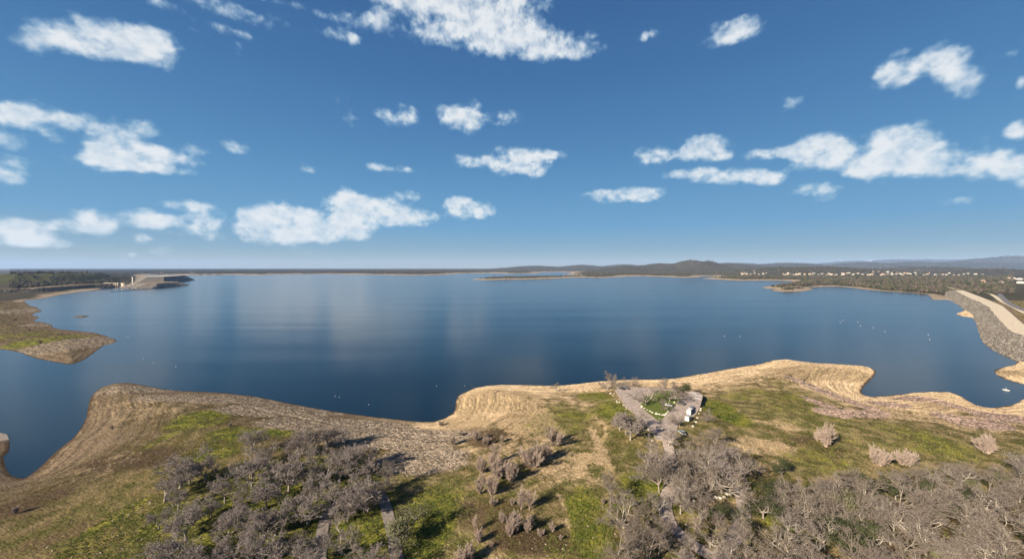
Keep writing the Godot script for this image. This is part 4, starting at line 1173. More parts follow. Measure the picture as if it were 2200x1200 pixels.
func build_left_works() -> void:
	# dyke along the far left shore
	var toe := PackedVector2Array([Vector2(-1900, 1035.8), Vector2(-1700, 1174.7), Vector2(-1650, 1313.7), Vector2(-1760, 1482.1), Vector2(-1850, 1650.5), Vector2(-1860, 1743.2)])
	var crest := PackedVector2Array([Vector2(-1960, 1061.1), Vector2(-1760, 1200), Vector2(-1705, 1326.3), Vector2(-1810, 1503.2), Vector2(-1895, 1671.6), Vector2(-1900, 1768.4)])
	var o := thing("dyke", "long rubble dyke with shade painted in below the green hill by the lake", "dyke")
	obj("lake_face", embank(toe, crest, 17.0, 4), M.riprap, o)
	var back := PackedVector2Array()
	for i in crest.size():
		back.append(crest[i] + Vector2(-110, 42.1))
	var b := Mb.new()
	for i in crest.size() - 1:
		b.quad(Vector3(crest[i].x, 17.0, -crest[i].y), Vector3(crest[i + 1].x, 17.0, -crest[i + 1].y), Vector3(back[i + 1].x, 16.0, -back[i + 1].y), Vector3(back[i].x, 16.0, -back[i].y), Vector3(crest[i].x, -50, -crest[i].y))
	obj("crest", b.mesh(), M.dry_field, o)
	dress_slope(o, toe, crest, 17.0, 5000, 2.0, 6.0, 92, 0.04, 0.14)  # dark stone tints: the shade on this face is put into the colour

	# gated spillway
	var g := thing("spillway", "dark concrete spillway wall with a row of gates", "spillway", Vector3(-1940, 0, -1802.1), deg_to_rad(-4.0))
	var wall := Mb.new()
	wall.box(Vector3(-36, -3, -14), Vector3(36, 15, -2))
	obj("wall", wall.mesh(), M.concrete, g)
	var deck := Mb.new()
	deck.box(Vector3(-38, 17.5, -9), Vector3(38, 19, 3))
	obj("deck", deck.mesh(), M.concrete, g)
	for k in 9:
		var p := Mb.new()
		p.box(Vector3(-36 + k * 9 - 1.2, -3, -3), Vector3(-36 + k * 9 + 1.2, 17.5, 4))
		obj("pier", p.mesh(), M.concrete, g)
		if k < 8:
			var q := Mb.new()
			q.box(Vector3(-34.8 + k * 9, 1, -2.5), Vector3(-28.2 + k * 9, 14, 0.5))
			obj("gate", q.mesh(), M.gate, g)

	# the stone-faced end of the main dam: a flat-topped mound
	var low := PackedVector2Array([Vector2(-1885, 1793.7), Vector2(-1770, 1675.8), Vector2(-1660, 1629.5), Vector2(-1600, 1650.5), Vector2(-1640, 1785.3), Vector2(-1700, 1962.1), Vector2(-1880, 2021.1)])
	var up := PackedVector2Array([Vector2(-1870, 1835.8), Vector2(-1770, 1755.8), Vector2(-1690, 1717.9), Vector2(-1660, 1743.2), Vector2(-1690, 1818.9), Vector2(-1740, 1928.4), Vector2(-1870, 1970.5)])
	var mound := thing("stone_embankment", "flat-topped stone-faced mound running out into the lake", "embankment")
	obj("stone_face", embank(low, up, 19.0, 4), M.riprap, mound)
	dress_slope(mound, low, up, 19.0, 3500, 2.0, 5.0, 93)
	var top := Mb.new()
	for i in range(1, up.size() - 1):
		top.out(Vector3(up[0].x, 19, -up[0].y), Vector3(up[i].x, 19, -up[i].y), Vector3(up[i + 1].x, 19, -up[i + 1].y), Vector3(up[0].x, -90, -up[0].y))
	obj("grassy_top", top.mesh(), M.dry_field, mound)
	var pier := Mb.new()
	pier.tube(PackedVector3Array([Vector3(0, -3, 0), Vector3(0, 12, 0), Vector3(0, 19, 0), Vector3(0, 19.5, 0)]), PackedFloat32Array([13, 15, 16, 0.1]), 20)
	var abut := obj("round_abutment", pier.mesh(), M.concrete, mound)
	abut.position = Vector3(-1855, 0, -1785.3)

	# the wing dam behind it
	low = PackedVector2Array([Vector2(-2290, 2231.6), Vector2(-2180, 2155.8), Vector2(-2080, 2223.2), Vector2(-2200, 2526.3), Vector2(-2400, 2821.1)])
	up = PackedVector2Array([Vector2(-2300, 2315.8), Vector2(-2210, 2256.8), Vector2(-2160, 2307.4), Vector2(-2290, 2560), Vector2(-2450, 2778.9)])
	var wing := thing("wing_dam", "tan earth dam arm behind the stone mound", "dam")
	obj("lake_face", embank(low, up, 38.0, 4), M.riprap, wing)
	top = Mb.new()
	for i in range(1, up.size() - 1):
		top.out(Vector3(up[0].x, 38, -up[0].y), Vector3(up[i].x, 38, -up[i].y), Vector3(up[i + 1].x, 38, -up[i + 1].y), Vector3(up[0].x, -90, -up[0].y))
	obj("crest", top.mesh(), M.concrete, wing)

	var tw := thing("intake_tower", "slim white tower between stone mound and tan dam arm", "tower", Vector3(-2052, 8, -2012.6))
	var shaft := Mb.new()
	shaft.loft([PackedVector3Array([Vector3(-2.2, 0, -2.2), Vector3(2.2, 0, -2.2), Vector3(2.2, 0, 2.2), Vector3(-2.2, 0, 2.2)]), PackedVector3Array([Vector3(-1.9, 30, -1.9), Vector3(1.9, 30, -1.9), Vector3(1.9, 30, 1.9), Vector3(-1.9, 30, 1.9)])])
	obj("shaft", shaft.mesh(), M.walls[1], tw)
	var head := Mb.new()
	head.box(Vector3(-2.8, 30, -2.8), Vector3(2.8, 34, 2.8))
	obj("cabin", head.mesh(), M.walls[1], tw)

	var boom := Mb.new()
	var line := [Vector2(-1750, 1570.5), Vector2(-1640, 1465.3), Vector2(-1535, 1423.2), Vector2(-1560, 1515.8), Vector2(-1590, 1621.1)]
	for i in 4:
		var k := int(line[i].distance_to(line[i + 1]) / 7.0)
		for j in k:
			var p: Vector2 = line[i].lerp(line[i + 1], (j + 0.08) / k)
			var q: Vector2 = line[i].lerp(line[i + 1], (j + 0.92) / k)
			boom.tube(PackedVector3Array([Vector3(p.x, 0.3, -p.y), Vector3(p.x, 0.3, -p.y).lerp(Vector3(q.x, 0.3, -q.y), 0.5), Vector3(q.x, 0.3, -q.y)]), PackedFloat32Array([0.9, 1.3, 0.9]), 6)
	tag(obj("floating_boom", boom.mesh(), M.dark_metal), "dark floating log boom angled across the spillway inlet", "boom")

func build_lot_and_roads() -> void:
	var lot := pts([70.1, 253.5, 74.9, 260, 84.3, 259.9, 94.1, 258.9, 99.3, 258.2, 105.1, 256.8, 111.5, 254.8, 118.5, 252.5, 122.2, 251.6, 124.8, 249, 125.1, 244.8, 123.3, 240.6, 117.5, 231.1, 110, 218.9, 105.2, 212.4, 99.2, 205.9, 94.3, 202.4, 88.5, 198.1, 84.9, 191.7, 81.1, 184.2, 78.2, 179.5, 70.4, 179.9, 70.1, 182.3, 71.5, 189.4, 71.1, 195.7, 70.1, 205, 69.6, 213.4, 67.8, 223.5])
	structure("parking_lot", sheet(lot, 0.16), M.asphalt)
	obj("kerb", kerb(lot, true), M.kerb, get_node("parking_lot"))
	var bed := pts([85.3, 239.4, 77.8, 225.7, 77.3, 223, 77.9, 214.4, 79.7, 203.4, 80.3, 202, 85.2, 208.2, 91, 215.3, 98.8, 225.7, 107.5, 235.6, 111.6, 247.9, 107.5, 251.8, 99.1, 253, 90.4, 244.2])
	var b := structure("grass_island", sheet(bed, 0.26), M.grass)
	obj("kerb", kerb(bed, true), M.kerb, b)
	var s := [77.1, 242.9, 80, 243.2, 81.4, 242.3, 121.5, 242.8, 118.6, 237.2, 120.3, 247.9]
	for i in s.size() / 2:
		var m := Mb.new()
		m.quad(Vector3(-0.7, 0, -2.4), Vector3(0.7, 0, -2.4), Vector3(0.7, 0, 2.4), Vector3(-0.7, 0, 2.4), Vector3(0, -5, 0))
		var o := obj("parking_marking", m.mesh(), M.white_paint, get_node("parking_lot"))
		o.position = Vector3(s[i * 2], 8.765, -s[i * 2 + 1])
		o.rotation.y = 1.35 if i < 3 else 0.5
	structure("exit_road", ribbon(pts([76, 185.3, 72.1, 169.6, 67.7, 156.4, 60.5, 143.3, 55, 133.4, 52.6, 123.7, 54.4, 116.3, 57.8, 110.7, 59.7, 108]), 4.4, 0.3), M.asphalt)
	structure("loop_road", ribbon(pts([84.1, 160.1, 87, 154.7, 87.9, 148.9, 85.9, 140.3, 82.3, 132.1, 76.4, 123.7, 69.1, 116.3, 58.9, 107.2, 51.4, 97.8]), 4.4, 0.3), M.asphalt)
	structure("park_path", ribbon(pts([-49.1, 137.7, -52.4, 139.9, -56.5, 139.5, -60, 137.1, -62.3, 132.6, -63, 126.9, -60.5, 118.7, -55.5, 107.3, -50.9, 97.9]), 3.5, 0.3), M.path)
	structure("bike_path", ribbon(pts([-50.9, 139.5, -48.9, 137.7, -46.4, 134.6, -41.7, 125.4, -37.3, 116.6, -33.3, 107.3, -29.6, 97.9]), 3.6, 0.3), M.path)

func build_houses() -> void:
	var kinds := []
	for k in 12:
		kinds.append(house_proto(100 + k))
	var i := 0
	for part in [[[[2459.7, 1939.5, 2572.1, 1955.4, 2640.7, 1932.6, 2642.3, 2086, 2682.1, 2115.9, 3119.7, 2371.6, 3133.9, 2352.7, 3300.4, 2538.3, 3337.1, 2469.3, 3369.3, 2467.1, 3481.4, 2578.3, 3498, 2620.5, 3682.7, 3715.8, 3922.3, 3733.9, 4109.1, 3710.5, 4461.1, 3753.9],
		[2808.1, 3837.2, 2963.2, 3823.2, 3006.9, 3823.4, 3082, 3812.9, 3223.8, 3811.6, 3293.9, 3788.3, 3326.6, 3810.3, 3354.7, 3777.4, 3384.8, 3796.3, 3612.6, 3779.1, 3643.4, 3802.2, 3646.2, 3792.1, 3761.5, 3775.7, 4122.4, 3794.2, 4353.4, 3825.5, 4557, 3791.7, 4568.9, 3804.3],
		[2939.7, 3888.9, 2961.2, 3902.7, 2968.4, 3870.4, 3003.7, 3911, 3210.5, 3898.1, 3311.2, 3865.9, 3524.3, 3848.4, 3586.3, 3905.6, 3632.8, 3854.4, 3659.7, 3882.3, 3733, 3858.4, 3898.4, 3855.6, 3935.9, 3852.3, 4060.4, 3880.9, 4452.4, 3844.4, 4485.5, 3838.8],
		[2497, 3976.9, 2930.3, 3964, 3022.8, 3959.9, 3175.2, 3960.5, 3265.5, 3971.1, 3355.4, 3924.3, 3376.8, 3923.3, 3401, 3979.6, 3504.2, 3926.4, 3527.5, 3958.2, 3948.6, 3928.6, 4077.7, 3948.4, 4144.2, 4007.3, 4173.8, 4004.8, 4232.2, 3949.3, 4378.8, 3921.8, 5022.8, 3970.7],
		[2516.9, 4053, 3189.8, 4054.6, 3249.6, 4062.8, 3362.5, 4031.3, 3435.7, 4038.3, 3614.6, 4073.4, 3619.7, 4075.4, 3644.6, 4087.8, 3791.4, 4074, 3997.2, 4010.6, 4268.3, 4020.3, 4353.7, 4098.3, 4370.8, 4096, 4626.3, 4020.2, 4972.7, 4097, 5011, 4021.5],
		[2589.3, 4107.3, 2642.8, 4134.6, 2785.8, 4192.7, 3028.5, 4110.7, 3174, 4151.5, 3187, 4113.8, 3188.9, 4127.5, 3321.3, 4111.1, 3349.3, 4119.2, 3704.8, 4118.6, 3714.5, 4107.8, 3792.4, 4185.8, 4214.6, 4126, 4366.5, 4139.2, 4389.4, 4105, 5003.4, 4118.4, 5069.6, 4134.4],
		[2646.5, 4287.7, 2706.6, 4350.4, 2852.2, 4441.2, 2934.3, 4347.5, 3073.4, 4214.5, 3144.5, 4219.1, 3151.1, 4232.8, 3158.2, 4258.5, 3206.3, 4327.1, 4134.6, 4256.1, 4223.3, 4284.3, 4279.2, 4230.8, 4372.6, 4361.5, 4831.1, 4313.2, 4905, 4366.2, 5133.9, 4369.2],
		[2787.1, 4494.7, 2827.7, 4552, 2874.2, 4546.9, 2953, 4528.2, 2961.4, 4803.1, 2970.1, 4750.7, 3069.5, 4489.2, 4505.5, 4465.3, 4820.5, 4657.3, 4891.9, 4623, 4945.7, 4651.8, 4972.3, 4579.1, 5005.4, 4825.4, 5059.3, 4516.5, 5059.5, 4669.5, 5162.5, 4602.1],
		[3185.2, 4892.2, 3885.3, 5848.7, 4249.2, 6559, 4277.6, 6500.6, 4309.3, 6499.2, 4361.7, 6347.6, 4690.8, 4957.1, 5736.2, 5015.5, 6084.6, 6318, 6094, 5280.7, 6137.6, 5158, 6381.9, 5542.2, 6395.2, 5488.4, 6619.5, 5441.9, 6679.8, 5393.2, 6762.5, 5268.4, 6850.3, 5335.8],
		[4280.1, 6948.7, 4845.5, 6813.7, 5123.5, 7677.4, 5821.8, 7308, 5911.2, 7671.5, 5956.1, 7051.2, 5971, 7554.2, 6060, 7148.1, 6136.6, 6908.3, 6190.7, 6848.9, 6242.5, 7640.3, 6327.8, 7111.3, 6455.2, 7341.5, 9158.9, 7654, 9184.2, 7254.6, 9365.8, 7532.2],
		[5612.8, 7913.9, 6481.7, 7956.7, 7607.6, 9012.8, 8692.5, 8934.5, 8708.9, 8539.9, 8991.2, 7940.2, 9223.9, 8031.3, 9253.5, 8414.5, 9784.3, 7967.6, 9845.2, 7936.2, 9876.8, 8361.9, 9990.4, 7861.9, 10088.6, 8562.6, 11087.3, 8704.6, 11201.7, 8820.9, 11270.9, 8784.6, 11333.9, 8810.2],
		[7458.1, 9374.4, 7632.6, 9047.5, 8073.7, 9059.6, 8227.5, 9216.3, 9055.2, 9230.4, 9147.8, 9295.3, 9886.6, 9745.6, 9950.9, 9306.1, 9951.4, 9593.1, 10027.1, 9708.5, 10753.4, 9058.7, 10814, 9203.6, 11005.7, 9755.9, 11541.7, 9318.1, 11760.6, 9590.8, 11911, 9519],
		[467.5, 9997.4, 559.6, 15974.5, 1037.1, 10157, 1294, 10151.6, 3079.9, 17867.2, 7667, 10038.6, 7767.3, 9866.5, 9905.9, 10071.1, 10637.3, 16650.9, 10691.9, 9802.3, 10731.8, 9959.1, 10869.4, 10208.4, 12003.6, 17227.6, 12635.6, 14799.3, 14416.5, 17577.2, 15032.8, 18030.8, 22456.7, 16979.3],
		[720.5, 18088.8, 2598.2, 25659.5, 11808, 19061.2, 11978.1, 18109.7, 13179.9, 20049, 13584.4, 18063, 13704.8, 19312.2, 13937.9, 18921.3, 14782, 23628.6, 14890.1, 18238, 16037.5, 19498.7, 16459.3, 21743.5, 16891.3, 20196.8, 17202.3, 19169.9, 17242, 25163.2, 17501.9, 24670.6]], "on right hillside"], [[[-8986.6, 7681.3, -7281.8, 6340.2, -5802.3, 4942, -5552.9, 4896, -5437.2, 5784.7, -5420, 4644.8, -5134.6, 5625.3, -5023.4, 4219.8, -4821.1, 5111.1, -4763.8, 5529.7, -4544.2, 5317.4, -2979.8, 6629.8, -2976.9, 6120.6, -2968.2, 6228.8, -2258.5, 6634.8, -1965.1, 6501.4],
		[-27015.6, 22653.6, -20971.3, 18441.4, -20326.7, 18495.1, -10848.2, 12245.2, -9813.2, 10342, -4101.2, 9361.5, -3679.3, 9651.1, -3163.5, 17032.2, -3157, 8051.5, -3004.2, 21677, -2958.4, 9820.5, -2739.9, 8190.2, -1928.9, 12832.1, -1432.3, 17729.8, -954.9, 11012.9]], "beyond the left shore"]]:
		var rows: Array = part[0]
		for k in rows.size():
			for j in rows[k].size() / 2:
				var x: float = rows[k][j * 2]
				var d: float = rows[k][j * 2 + 1]
				var o: Node3D = kinds[i % 12].duplicate()
				i += 1
				o.name = numbered("house")
				add_child(o)
				o.position = on(x, d)
				o.rotation.y = rng.randf() * TAU
				o.scale = Vector3.ONE * rng.randf_range(1.0, 1.5)
				for near in 7:
					homes[Vector2i(roundi(x / 80.0), roundi(d / 100.0) - near)] = true
				tag(o, "%s small pale house from left, %s distance row %s" % [NTH[j], NTH[k], part[1]], "house", "houses beyond the lake")
	for k in kinds:
		k.free()

func canopy_mesh(s: int) -> ArrayMesh:
	var r := RandomNumberGenerator.new()
	r.seed = s
	var b := Mb.new()
	for k in 90:
		var q := wander(r)
		if q.length() > 1.0 or q.length() < 0.35:
			q = q.normalized() * r.randf_range(0.6, 1.0)
		q = Vector3(q.x * 0.5, 0.55 + q.y * 0.45, q.z * 0.5)
		var nrm := ((q - Vector3(0, 0.5, 0)).normalized() + wander(r) * 0.5).normalized()
		var x := nrm.cross(wander(r)).normalized() * r.randf_range(0.12, 0.2)
		var y := nrm.cross(x).normalized() * r.randf_range(0.12, 0.2)
		b.tri(q - x, q + y, q + x * 0.7)
	b.tube(PackedVector3Array([Vector3(0, -0.05, 0), Vector3(0, 0.5, 0)]), PackedFloat32Array([0.05, 0.03]), 4)
	return b.mesh()

func build_far_woods() -> void:
	var m := mat(Color.WHITE)
	m.vertex_color_use_as_albedo = true
	var r := RandomNumberGenerator.new()
	r.seed = 77
	var sets := [[], [], []]
	var tints := [[], [], []]
	var tries := 0
	var count := 0
	while count < 60000 and tries < 400000:
		tries += 1
		var u := r.randf_range(-1.35, 1.35)
		var d := exp(r.randf_range(log(900.0), log(26000.0)))
		var x := u * d
		var a := look(field_a, x, d)
		var far_left := u < -0.78 and d < 3200.0
		if a.r < maxf(24.0, d * 0.025) + 14.0 * big.get_noise_2d(x, d):
			continue
		if u > 0.93 and d < 1900.0 and u * d - 0.9 * d > -2000.0 and d < 1250.0 + 500.0 * (1.25 - u):
			continue
		if far_left and (d < 1450.0 or a.r < 170.0 and d < 2300.0):
			continue
		if sqrt(pow((x + 2630.0) / 270.0, 2.0) + pow((d - 2122.1) / 360.0, 2.0)) < 1.0 and r.randf() < 0.6:
			continue
		var open := big.get_noise_2d(x * 0.3 + 90.0, d * 0.3)
		if open > 0.28 and d < 8000.0:
			continue
		var size := r.randf_range(8.0, 15.0) * (1.0 + maxf(0.0, d - 4000.0) / 14000.0)
		if homes.has(Vector2i(roundi(x / 80.0), roundi(d / 100.0))):
			size *= 0.45
		var c: Color
		var kind := r.randf() + 0.5 * big.get_noise_2d(x * 0.4, d * 0.4)
		if kind < 0.33:
			c = Color(0.05, 0.058, 0.03)
		elif kind < 0.8:
			c = Color(0.095, 0.078, 0.066)
		else:
			c = Color(0.075, 0.075, 0.045)
		c *= r.randf_range(0.5, 0.95)
		var k := r.randi() % 3
		sets[k].append(Transform3D(Basis(Vector3.UP, r.randf() * TAU).scaled(Vector3(size * r.randf_range(0.8, 1.15), size * r.randf_range(0.8, 1.2), size)), Vector3(x, a.g - 0.3, -d)))
		tints[k].append(c)
		count += 1
	for k in 3:
		stuff("far_woods", canopy_mesh(200 + k), m, sets[k], tints[k])
	print("woods ", count)

func build_trees() -> void:
	var oaks := []
	for k in 10:
		oaks.append(make_oak(301 + k, [2.6, 3.2, 2.2, 3.8, 2.8, 3.4, 2.4, 3.0, 2.2, 3.6][k], [1.3, 1.1, 1.4, 0.95, 1.2, 1.0, 1.35, 1.15, 1.4, 0.95][k], [6, 7, 6, 6, 7, 6, 7, 6, 7, 6][k]))
	var live := [make_live_oak(401), make_live_oak(402), make_live_oak(403)]
	var whips := [make_whips(501, 16, 0.7, 4.5), make_whips(502, 20, 0.5, 5.0), make_whips(503, 14, 0.9, 4.0), make_whips(504, 12, 0.45, 5.5)]
	var spires := [make_whips(505, 7, 0.12, 7.5), make_whips(506, 5, 0.10, 8.0)]
	plant("oak_tree", [[-100.7, 115, 9.2, -97.8, 103.7, 8.6, -91.5, 104.6, 9.4, -87.5, 114.3, 9.3, -83.8, 102.4, 9.2, -82.1, 115.3, 9.3, -76.8, 102.4, 9, -76.6, 115.4, 9.5, -74.2, 116.8, 8.8, -73.4, 104.8, 9.2, -65.3, 109.5, 8.1, -64.8, 103.7, 8.6, -56.7, 100.9, 8.8],
		[-125, 133.9, 9, -116, 129.5, 7.3, -113.2, 119.3, 6.3, -103.8, 120.8, 8, -102.5, 132.9, 10.1, -101.4, 125.4, 6.3, -96, 132.4, 7.3, -90.8, 123.1, 6.8, -86.2, 130.6, 9.8, -82.3, 131.7, 6.6, -72.8, 124.9, 8.7, -66.7, 121.5, 10.3, -54.5, 123.5, 8.2],
		[-127.1, 142.6, 13.7, -125.9, 145.3, 9.1, -120.6, 146.2, 9.5, -105.5, 149.8, 8, -99.6, 142.6, 13.7, -93.3, 144.9, 8, -85.3, 145.1, 10.3, -84.3, 140.6, 13.4, -78.3, 145.1, 10.2, -72.5, 142.5, 11, -70.7, 134.4, 9.7, -70, 148.2, 12.6, -57.1, 148.5, 8.3],
		[-121.7, 173.9, 11.5, -106, 157.6, 8.3, -105.4, 162.1, 10.1, -99.8, 173.6, 11.3, -98.4, 165.7, 8.3, -92.5, 169, 14.8, -91.3, 173.9, 10.9, -88.3, 177.6, 11.5, -86.5, 162.1, 7.7, -79.8, 177.9, 9.3, -64.5, 150.4, 11.3, -63.2, 153.7, 9.6, -61.1, 159.2, 9.6]], oaks.slice(0, 5), "bare grey oak", "on the stony green slope", "tree", "bare oaks on the green slope")
	plant("oak_tree", [[-58, 127.9, 10.2, -55, 131, 10.8, -50.6, 127.7, 12.1, -49.7, 108.9, 13.3, -49.4, 132.6, 10.3, -46.2, 141.7, 12, -41.6, 97.9, 8.6, -38.3, 102.1, 8.4, -31, 99.4, 8.7]], oaks, "bare grey oak", "beside the two paved paths", "tree", "bare oaks by the paths")
	plant("oak_tree", [[68.9, 270.1, 8.8, 73.6, 275.2, 12.7, 73.7, 175.5, 9.7, 77.1, 269.2, 9.4, 81.4, 226.2, 12.4, 83.3, 262.3, 11.8, 88, 195.1, 6.8, 89.1, 217.3, 8.1, 91, 273.8, 6.8, 98.5, 232.5, 12.2, 105.6, 238, 10.1, 106.8, 203.4, 7.1, 108.4, 260.5, 11.1, 112.8, 259.2, 9.7]], oaks.slice(4), "bare oak", "behind the parking lot by shore", "tree", "bare oaks round the parking lot")
	plant("oak_tree", [[31.6, 266, 7.3, 35.7, 134.9, 11.5, 55.5, 191.6, 9.6, 56.2, 155.7, 15, 57.2, 187.5, 12.2, 58.1, 182.3, 13.7, 59.3, 148.3, 14.5, 63.4, 190.6, 11]], oaks, "large bare oak", "in the meadow left of the lot", "tree", "bare oaks in the meadow")
	plant("oak_tree", [[55.8, 140.9, 11.9, 63.7, 134.8, 11.5, 64.6, 135.4, 9.2, 66.2, 142.1, 10.2, 68.4, 151.5, 8.2, 71, 137.5, 10.6, 71.4, 145.3, 11.2, 76.5, 142, 11.2, 78.5, 148.3, 8.7, 79.4, 140.6, 16.2, 82.4, 143.3, 14.3],
		[71.7, 157.1, 9.8, 79.3, 162.7, 10, 79.5, 155.7, 10.8, 84.5, 151.5, 10, 84.9, 167.8, 9.9, 88.5, 162.6, 10.5, 91, 156.6, 10.3, 93.5, 166.6, 8.4, 94, 172.6, 11.9, 94.9, 152, 11.7, 98.3, 160.8, 8.4]], oaks.slice(3), "bare oak", "of wood below the parking lot", "tree", "bare oaks below the lot")
	plant("oak_tree", [[89.6, 130.3, 8.6, 94.1, 122.2, 11, 95.1, 124.6, 10.5, 97.4, 131.9, 11.5, 97.5, 134.6, 8.2, 101.8, 124.9, 11.9, 104.8, 127.9, 10.1, 107, 135.5, 8.8, 109.3, 131.9, 12.2, 112.4, 130.5, 9, 113.3, 131.9, 13.2, 117, 138, 8.1]], oaks.slice(4), "pale trunked bare oak", "of grove right of loop road", "tree", "bare oaks right of the loop road")
	plant("oak_tree", [[90.3, 98.1, 8.7, 96.7, 103.8, 9.3, 99.1, 97.1, 11, 105.3, 98.9, 10.6, 111.3, 97.2, 8.8, 117.6, 98.1, 8.2, 125.5, 98.1, 11.2, 134.1, 97.3, 9.9, 138.3, 102.7, 12, 140.2, 96, 9.2, 145.7, 100.9, 8.5, 152.1, 102.9, 9.1],
		[103.7, 104.9, 8.9, 107.3, 111.8, 9, 113.3, 107.6, 11.4, 120.7, 104.1, 10.5, 122.9, 110.4, 11.5, 129.5, 113.1, 10.6, 132.5, 104.8, 10.1, 138.1, 108.9, 8.9, 146.1, 109.4, 9.9, 155.7, 113.2, 10.8, 161.9, 109, 8.3],
		[110.2, 117.7, 8.8, 116.5, 114.4, 9.3, 122, 118.9, 11.6, 134.3, 120.1, 8.3, 139.5, 115.1, 9.3, 144.4, 119.5, 9.2, 151.7, 122.3, 9.2, 158.4, 119.4, 8.9, 163.7, 115.5, 9.6, 170.9, 119.5, 11.4, 172.2, 113.5, 9.6, 180.3, 118, 11.9],
		[116.6, 123, 8.4, 124.9, 130, 10, 126.7, 123, 9.8, 133.1, 128.6, 12, 140.6, 125.7, 10.6, 147.3, 126.9, 11.1, 155.5, 128.3, 9.8, 162.1, 127.7, 11.9, 168.9, 128.7, 9.6, 179.3, 124.4, 9.1, 185.4, 128.7, 11.8, 188.3, 122.7, 11.9],
		[132.8, 135.9, 11.1, 142.6, 132.7, 8, 150.6, 133.4, 8.8, 157.9, 135, 8.4, 165.5, 138, 8.1, 174.2, 136.7, 9.5, 177.9, 130.5, 9.7, 184.7, 135.3, 8.3, 191.6, 131.3, 8.5, 196.7, 134.9, 11.4, 203.4, 134.2, 11.1],
		[144.4, 139.5, 11.2, 153.1, 140, 11.4, 160.7, 142.9, 10.2, 173.7, 143.6, 10.9, 181.5, 144, 9.1, 188.1, 140.6, 9, 191.7, 145.9, 8.5, 198.2, 144.3, 10.6, 204.3, 149.6, 12, 205.4, 141.1, 9.8, 209.7, 145.8, 8.3, 211.4, 151.7, 11.4]], oaks.slice(4), "bare oak", "of the dense wood at right", "tree", "bare oaks of the dense wood")
	plant("oak_tree", [[27.8, 94.3, 11.8, 29.8, 101.2, 11.8, 36.1, 95, 11.3, 37.5, 103.2, 10.8, 44.2, 94.6, 11.3, 47.2, 101.2, 8.7, 54.9, 97.3, 11.6, 62.5, 94.9, 11.9, 69.2, 97.4, 11.5, 80.5, 98.3, 11, 90.2, 96.4, 8.8],
		[31.3, 109.7, 8.4, 42.6, 108.8, 9, 52.4, 108, 8.6, 60.9, 103.5, 8.4, 69.5, 111, 11.5, 72.8, 104.5, 9.9, 80.3, 108.9, 10.4, 86.3, 103.6, 9.8, 94.6, 112.4, 10.3, 94.8, 103.9, 10.4],
		[36.3, 121.2, 10.4, 37.7, 113.8, 9.5, 44, 122.6, 9, 46.6, 115.1, 8.2, 50.7, 127.6, 9, 58.3, 128.6, 9.2, 59.7, 121.1, 10.3, 60.4, 113.3, 9, 65.7, 125.5, 9.7, 66.1, 117.6, 8.8, 84.8, 114.4, 11.8]], oaks.slice(3), "bare oak", "of the wood by the loop road", "tree", "bare oaks at the lower edge")
	plant("live_oak", [[98.2, 97.7, 7.5, 100.5, 109.3, 8.4, 110.7, 115.1, 8.4, 114.1, 100.9, 5.7, 123.2, 107.8, 5.9, 123.6, 95.3, 6.5, 135.1, 99.7, 7.2, 139.8, 114.3, 5.5, 145.4, 96.8, 5.6, 155.1, 101.4, 6.6, 158.4, 112.5, 5.6],
		[69.8, 124.9, 6.9, 75, 122, 6.1, 85.5, 126.7, 9.2, 100.7, 116.7, 8.2, 115.1, 125.3, 10, 120.9, 128.6, 7.4, 130.2, 120.3, 5.9, 139.5, 126.1, 7.7, 150.3, 126.7, 6.3, 167.3, 118.3, 6.8, 179.2, 120.6, 8.2],
		[94.3, 134.8, 8.4, 111.4, 153.6, 6.9, 130.7, 133.4, 6, 131.5, 140.3, 8.8, 141, 136.7, 6.9, 153.3, 138.4, 7.6, 164, 132.3, 6.6, 174, 140.4, 5.6, 185.9, 129.8, 8.2, 190, 142.8, 7.3, 199.7, 137.8, 7.6]], live, "dark evergreen oak", "among the bare oaks", "tree", "evergreen oaks")
	plant("live_oak", [[-32.9, 116, 11]], [live[1]], "grey-green leafy tree", "right of the paved path", "tree", "evergreen oaks")
	plant("live_oak", [[117.5, 253.4, 9.5]], [live[0]], "dark evergreen tree", "behind the parking lot", "tree", "evergreen oaks")
	plant("willow_shrub", [[-14.4, 104.8, 4.7, -12.1, 106.3, 5.6, -10.1, 113.7, 4.3, -6.3, 111.6, 2.2, -3.2, 122.8, 3.7, -0.6, 116.6, 4.4, 1.2, 118.3, 6.2, 5, 118.3, 5.9, 8.8, 116.7, 2.6, 12.9, 118.5, 3.6, 15.1, 114.9, 2],
		[-173.3, 129.8, 2.9, -12.5, 153.5, 7.3, -11.8, 138.6, 8, -7.7, 137.7, 8.9, -6.6, 131.5, 3.3, -5.1, 149.7, 9.7, -0.2, 146.5, 8.4, 0, 131.5, 3, 9.1, 157.9, 10.7, 32.7, 133.4, 2.3, 36.9, 134.1, 2.7],
		[-28.8, 181.2, 5, -12.6, 179.9, 4.9, 6.5, 162.7, 6.1, 14.8, 163.9, 7.4, 20.5, 178.6, 9.6, 149.5, 177.2, 12.6, 158.3, 160.5, 8.8, 161.3, 160.9, 6, 168.9, 160.9, 7.2, 171.1, 160.1, 6.8, 218.2, 171, 9.8, 219.4, 174.7, 5.7],
		[-847.9, 635.1, 5.6, -676.6, 521.5, 5.9, -559.2, 440.8, 4.4, -220.9, 205.4, 2.8, -152.3, 200.8, 3, -40.5, 211.5, 3.7, -26.5, 193, 3.1, -17.8, 185.3, 6, -4.8, 182.4, 3.6, 150.6, 183.4, 4.6, 202.6, 218.1, 2.7]], whips, "pinkish bare willow clump", "on the drained shore", "shrub", "bare willow clumps")
	plant("willow_shrub", [[-11.8, 118.3, 5.3, -8.3, 158.3, 6.7, -7.5, 161.1, 9.7, 3.2, 129, 8.7, 6, 129, 7.4]], spires, "tall slim bare willow", "in the grassy hollow", "shrub", "slim bare willows")
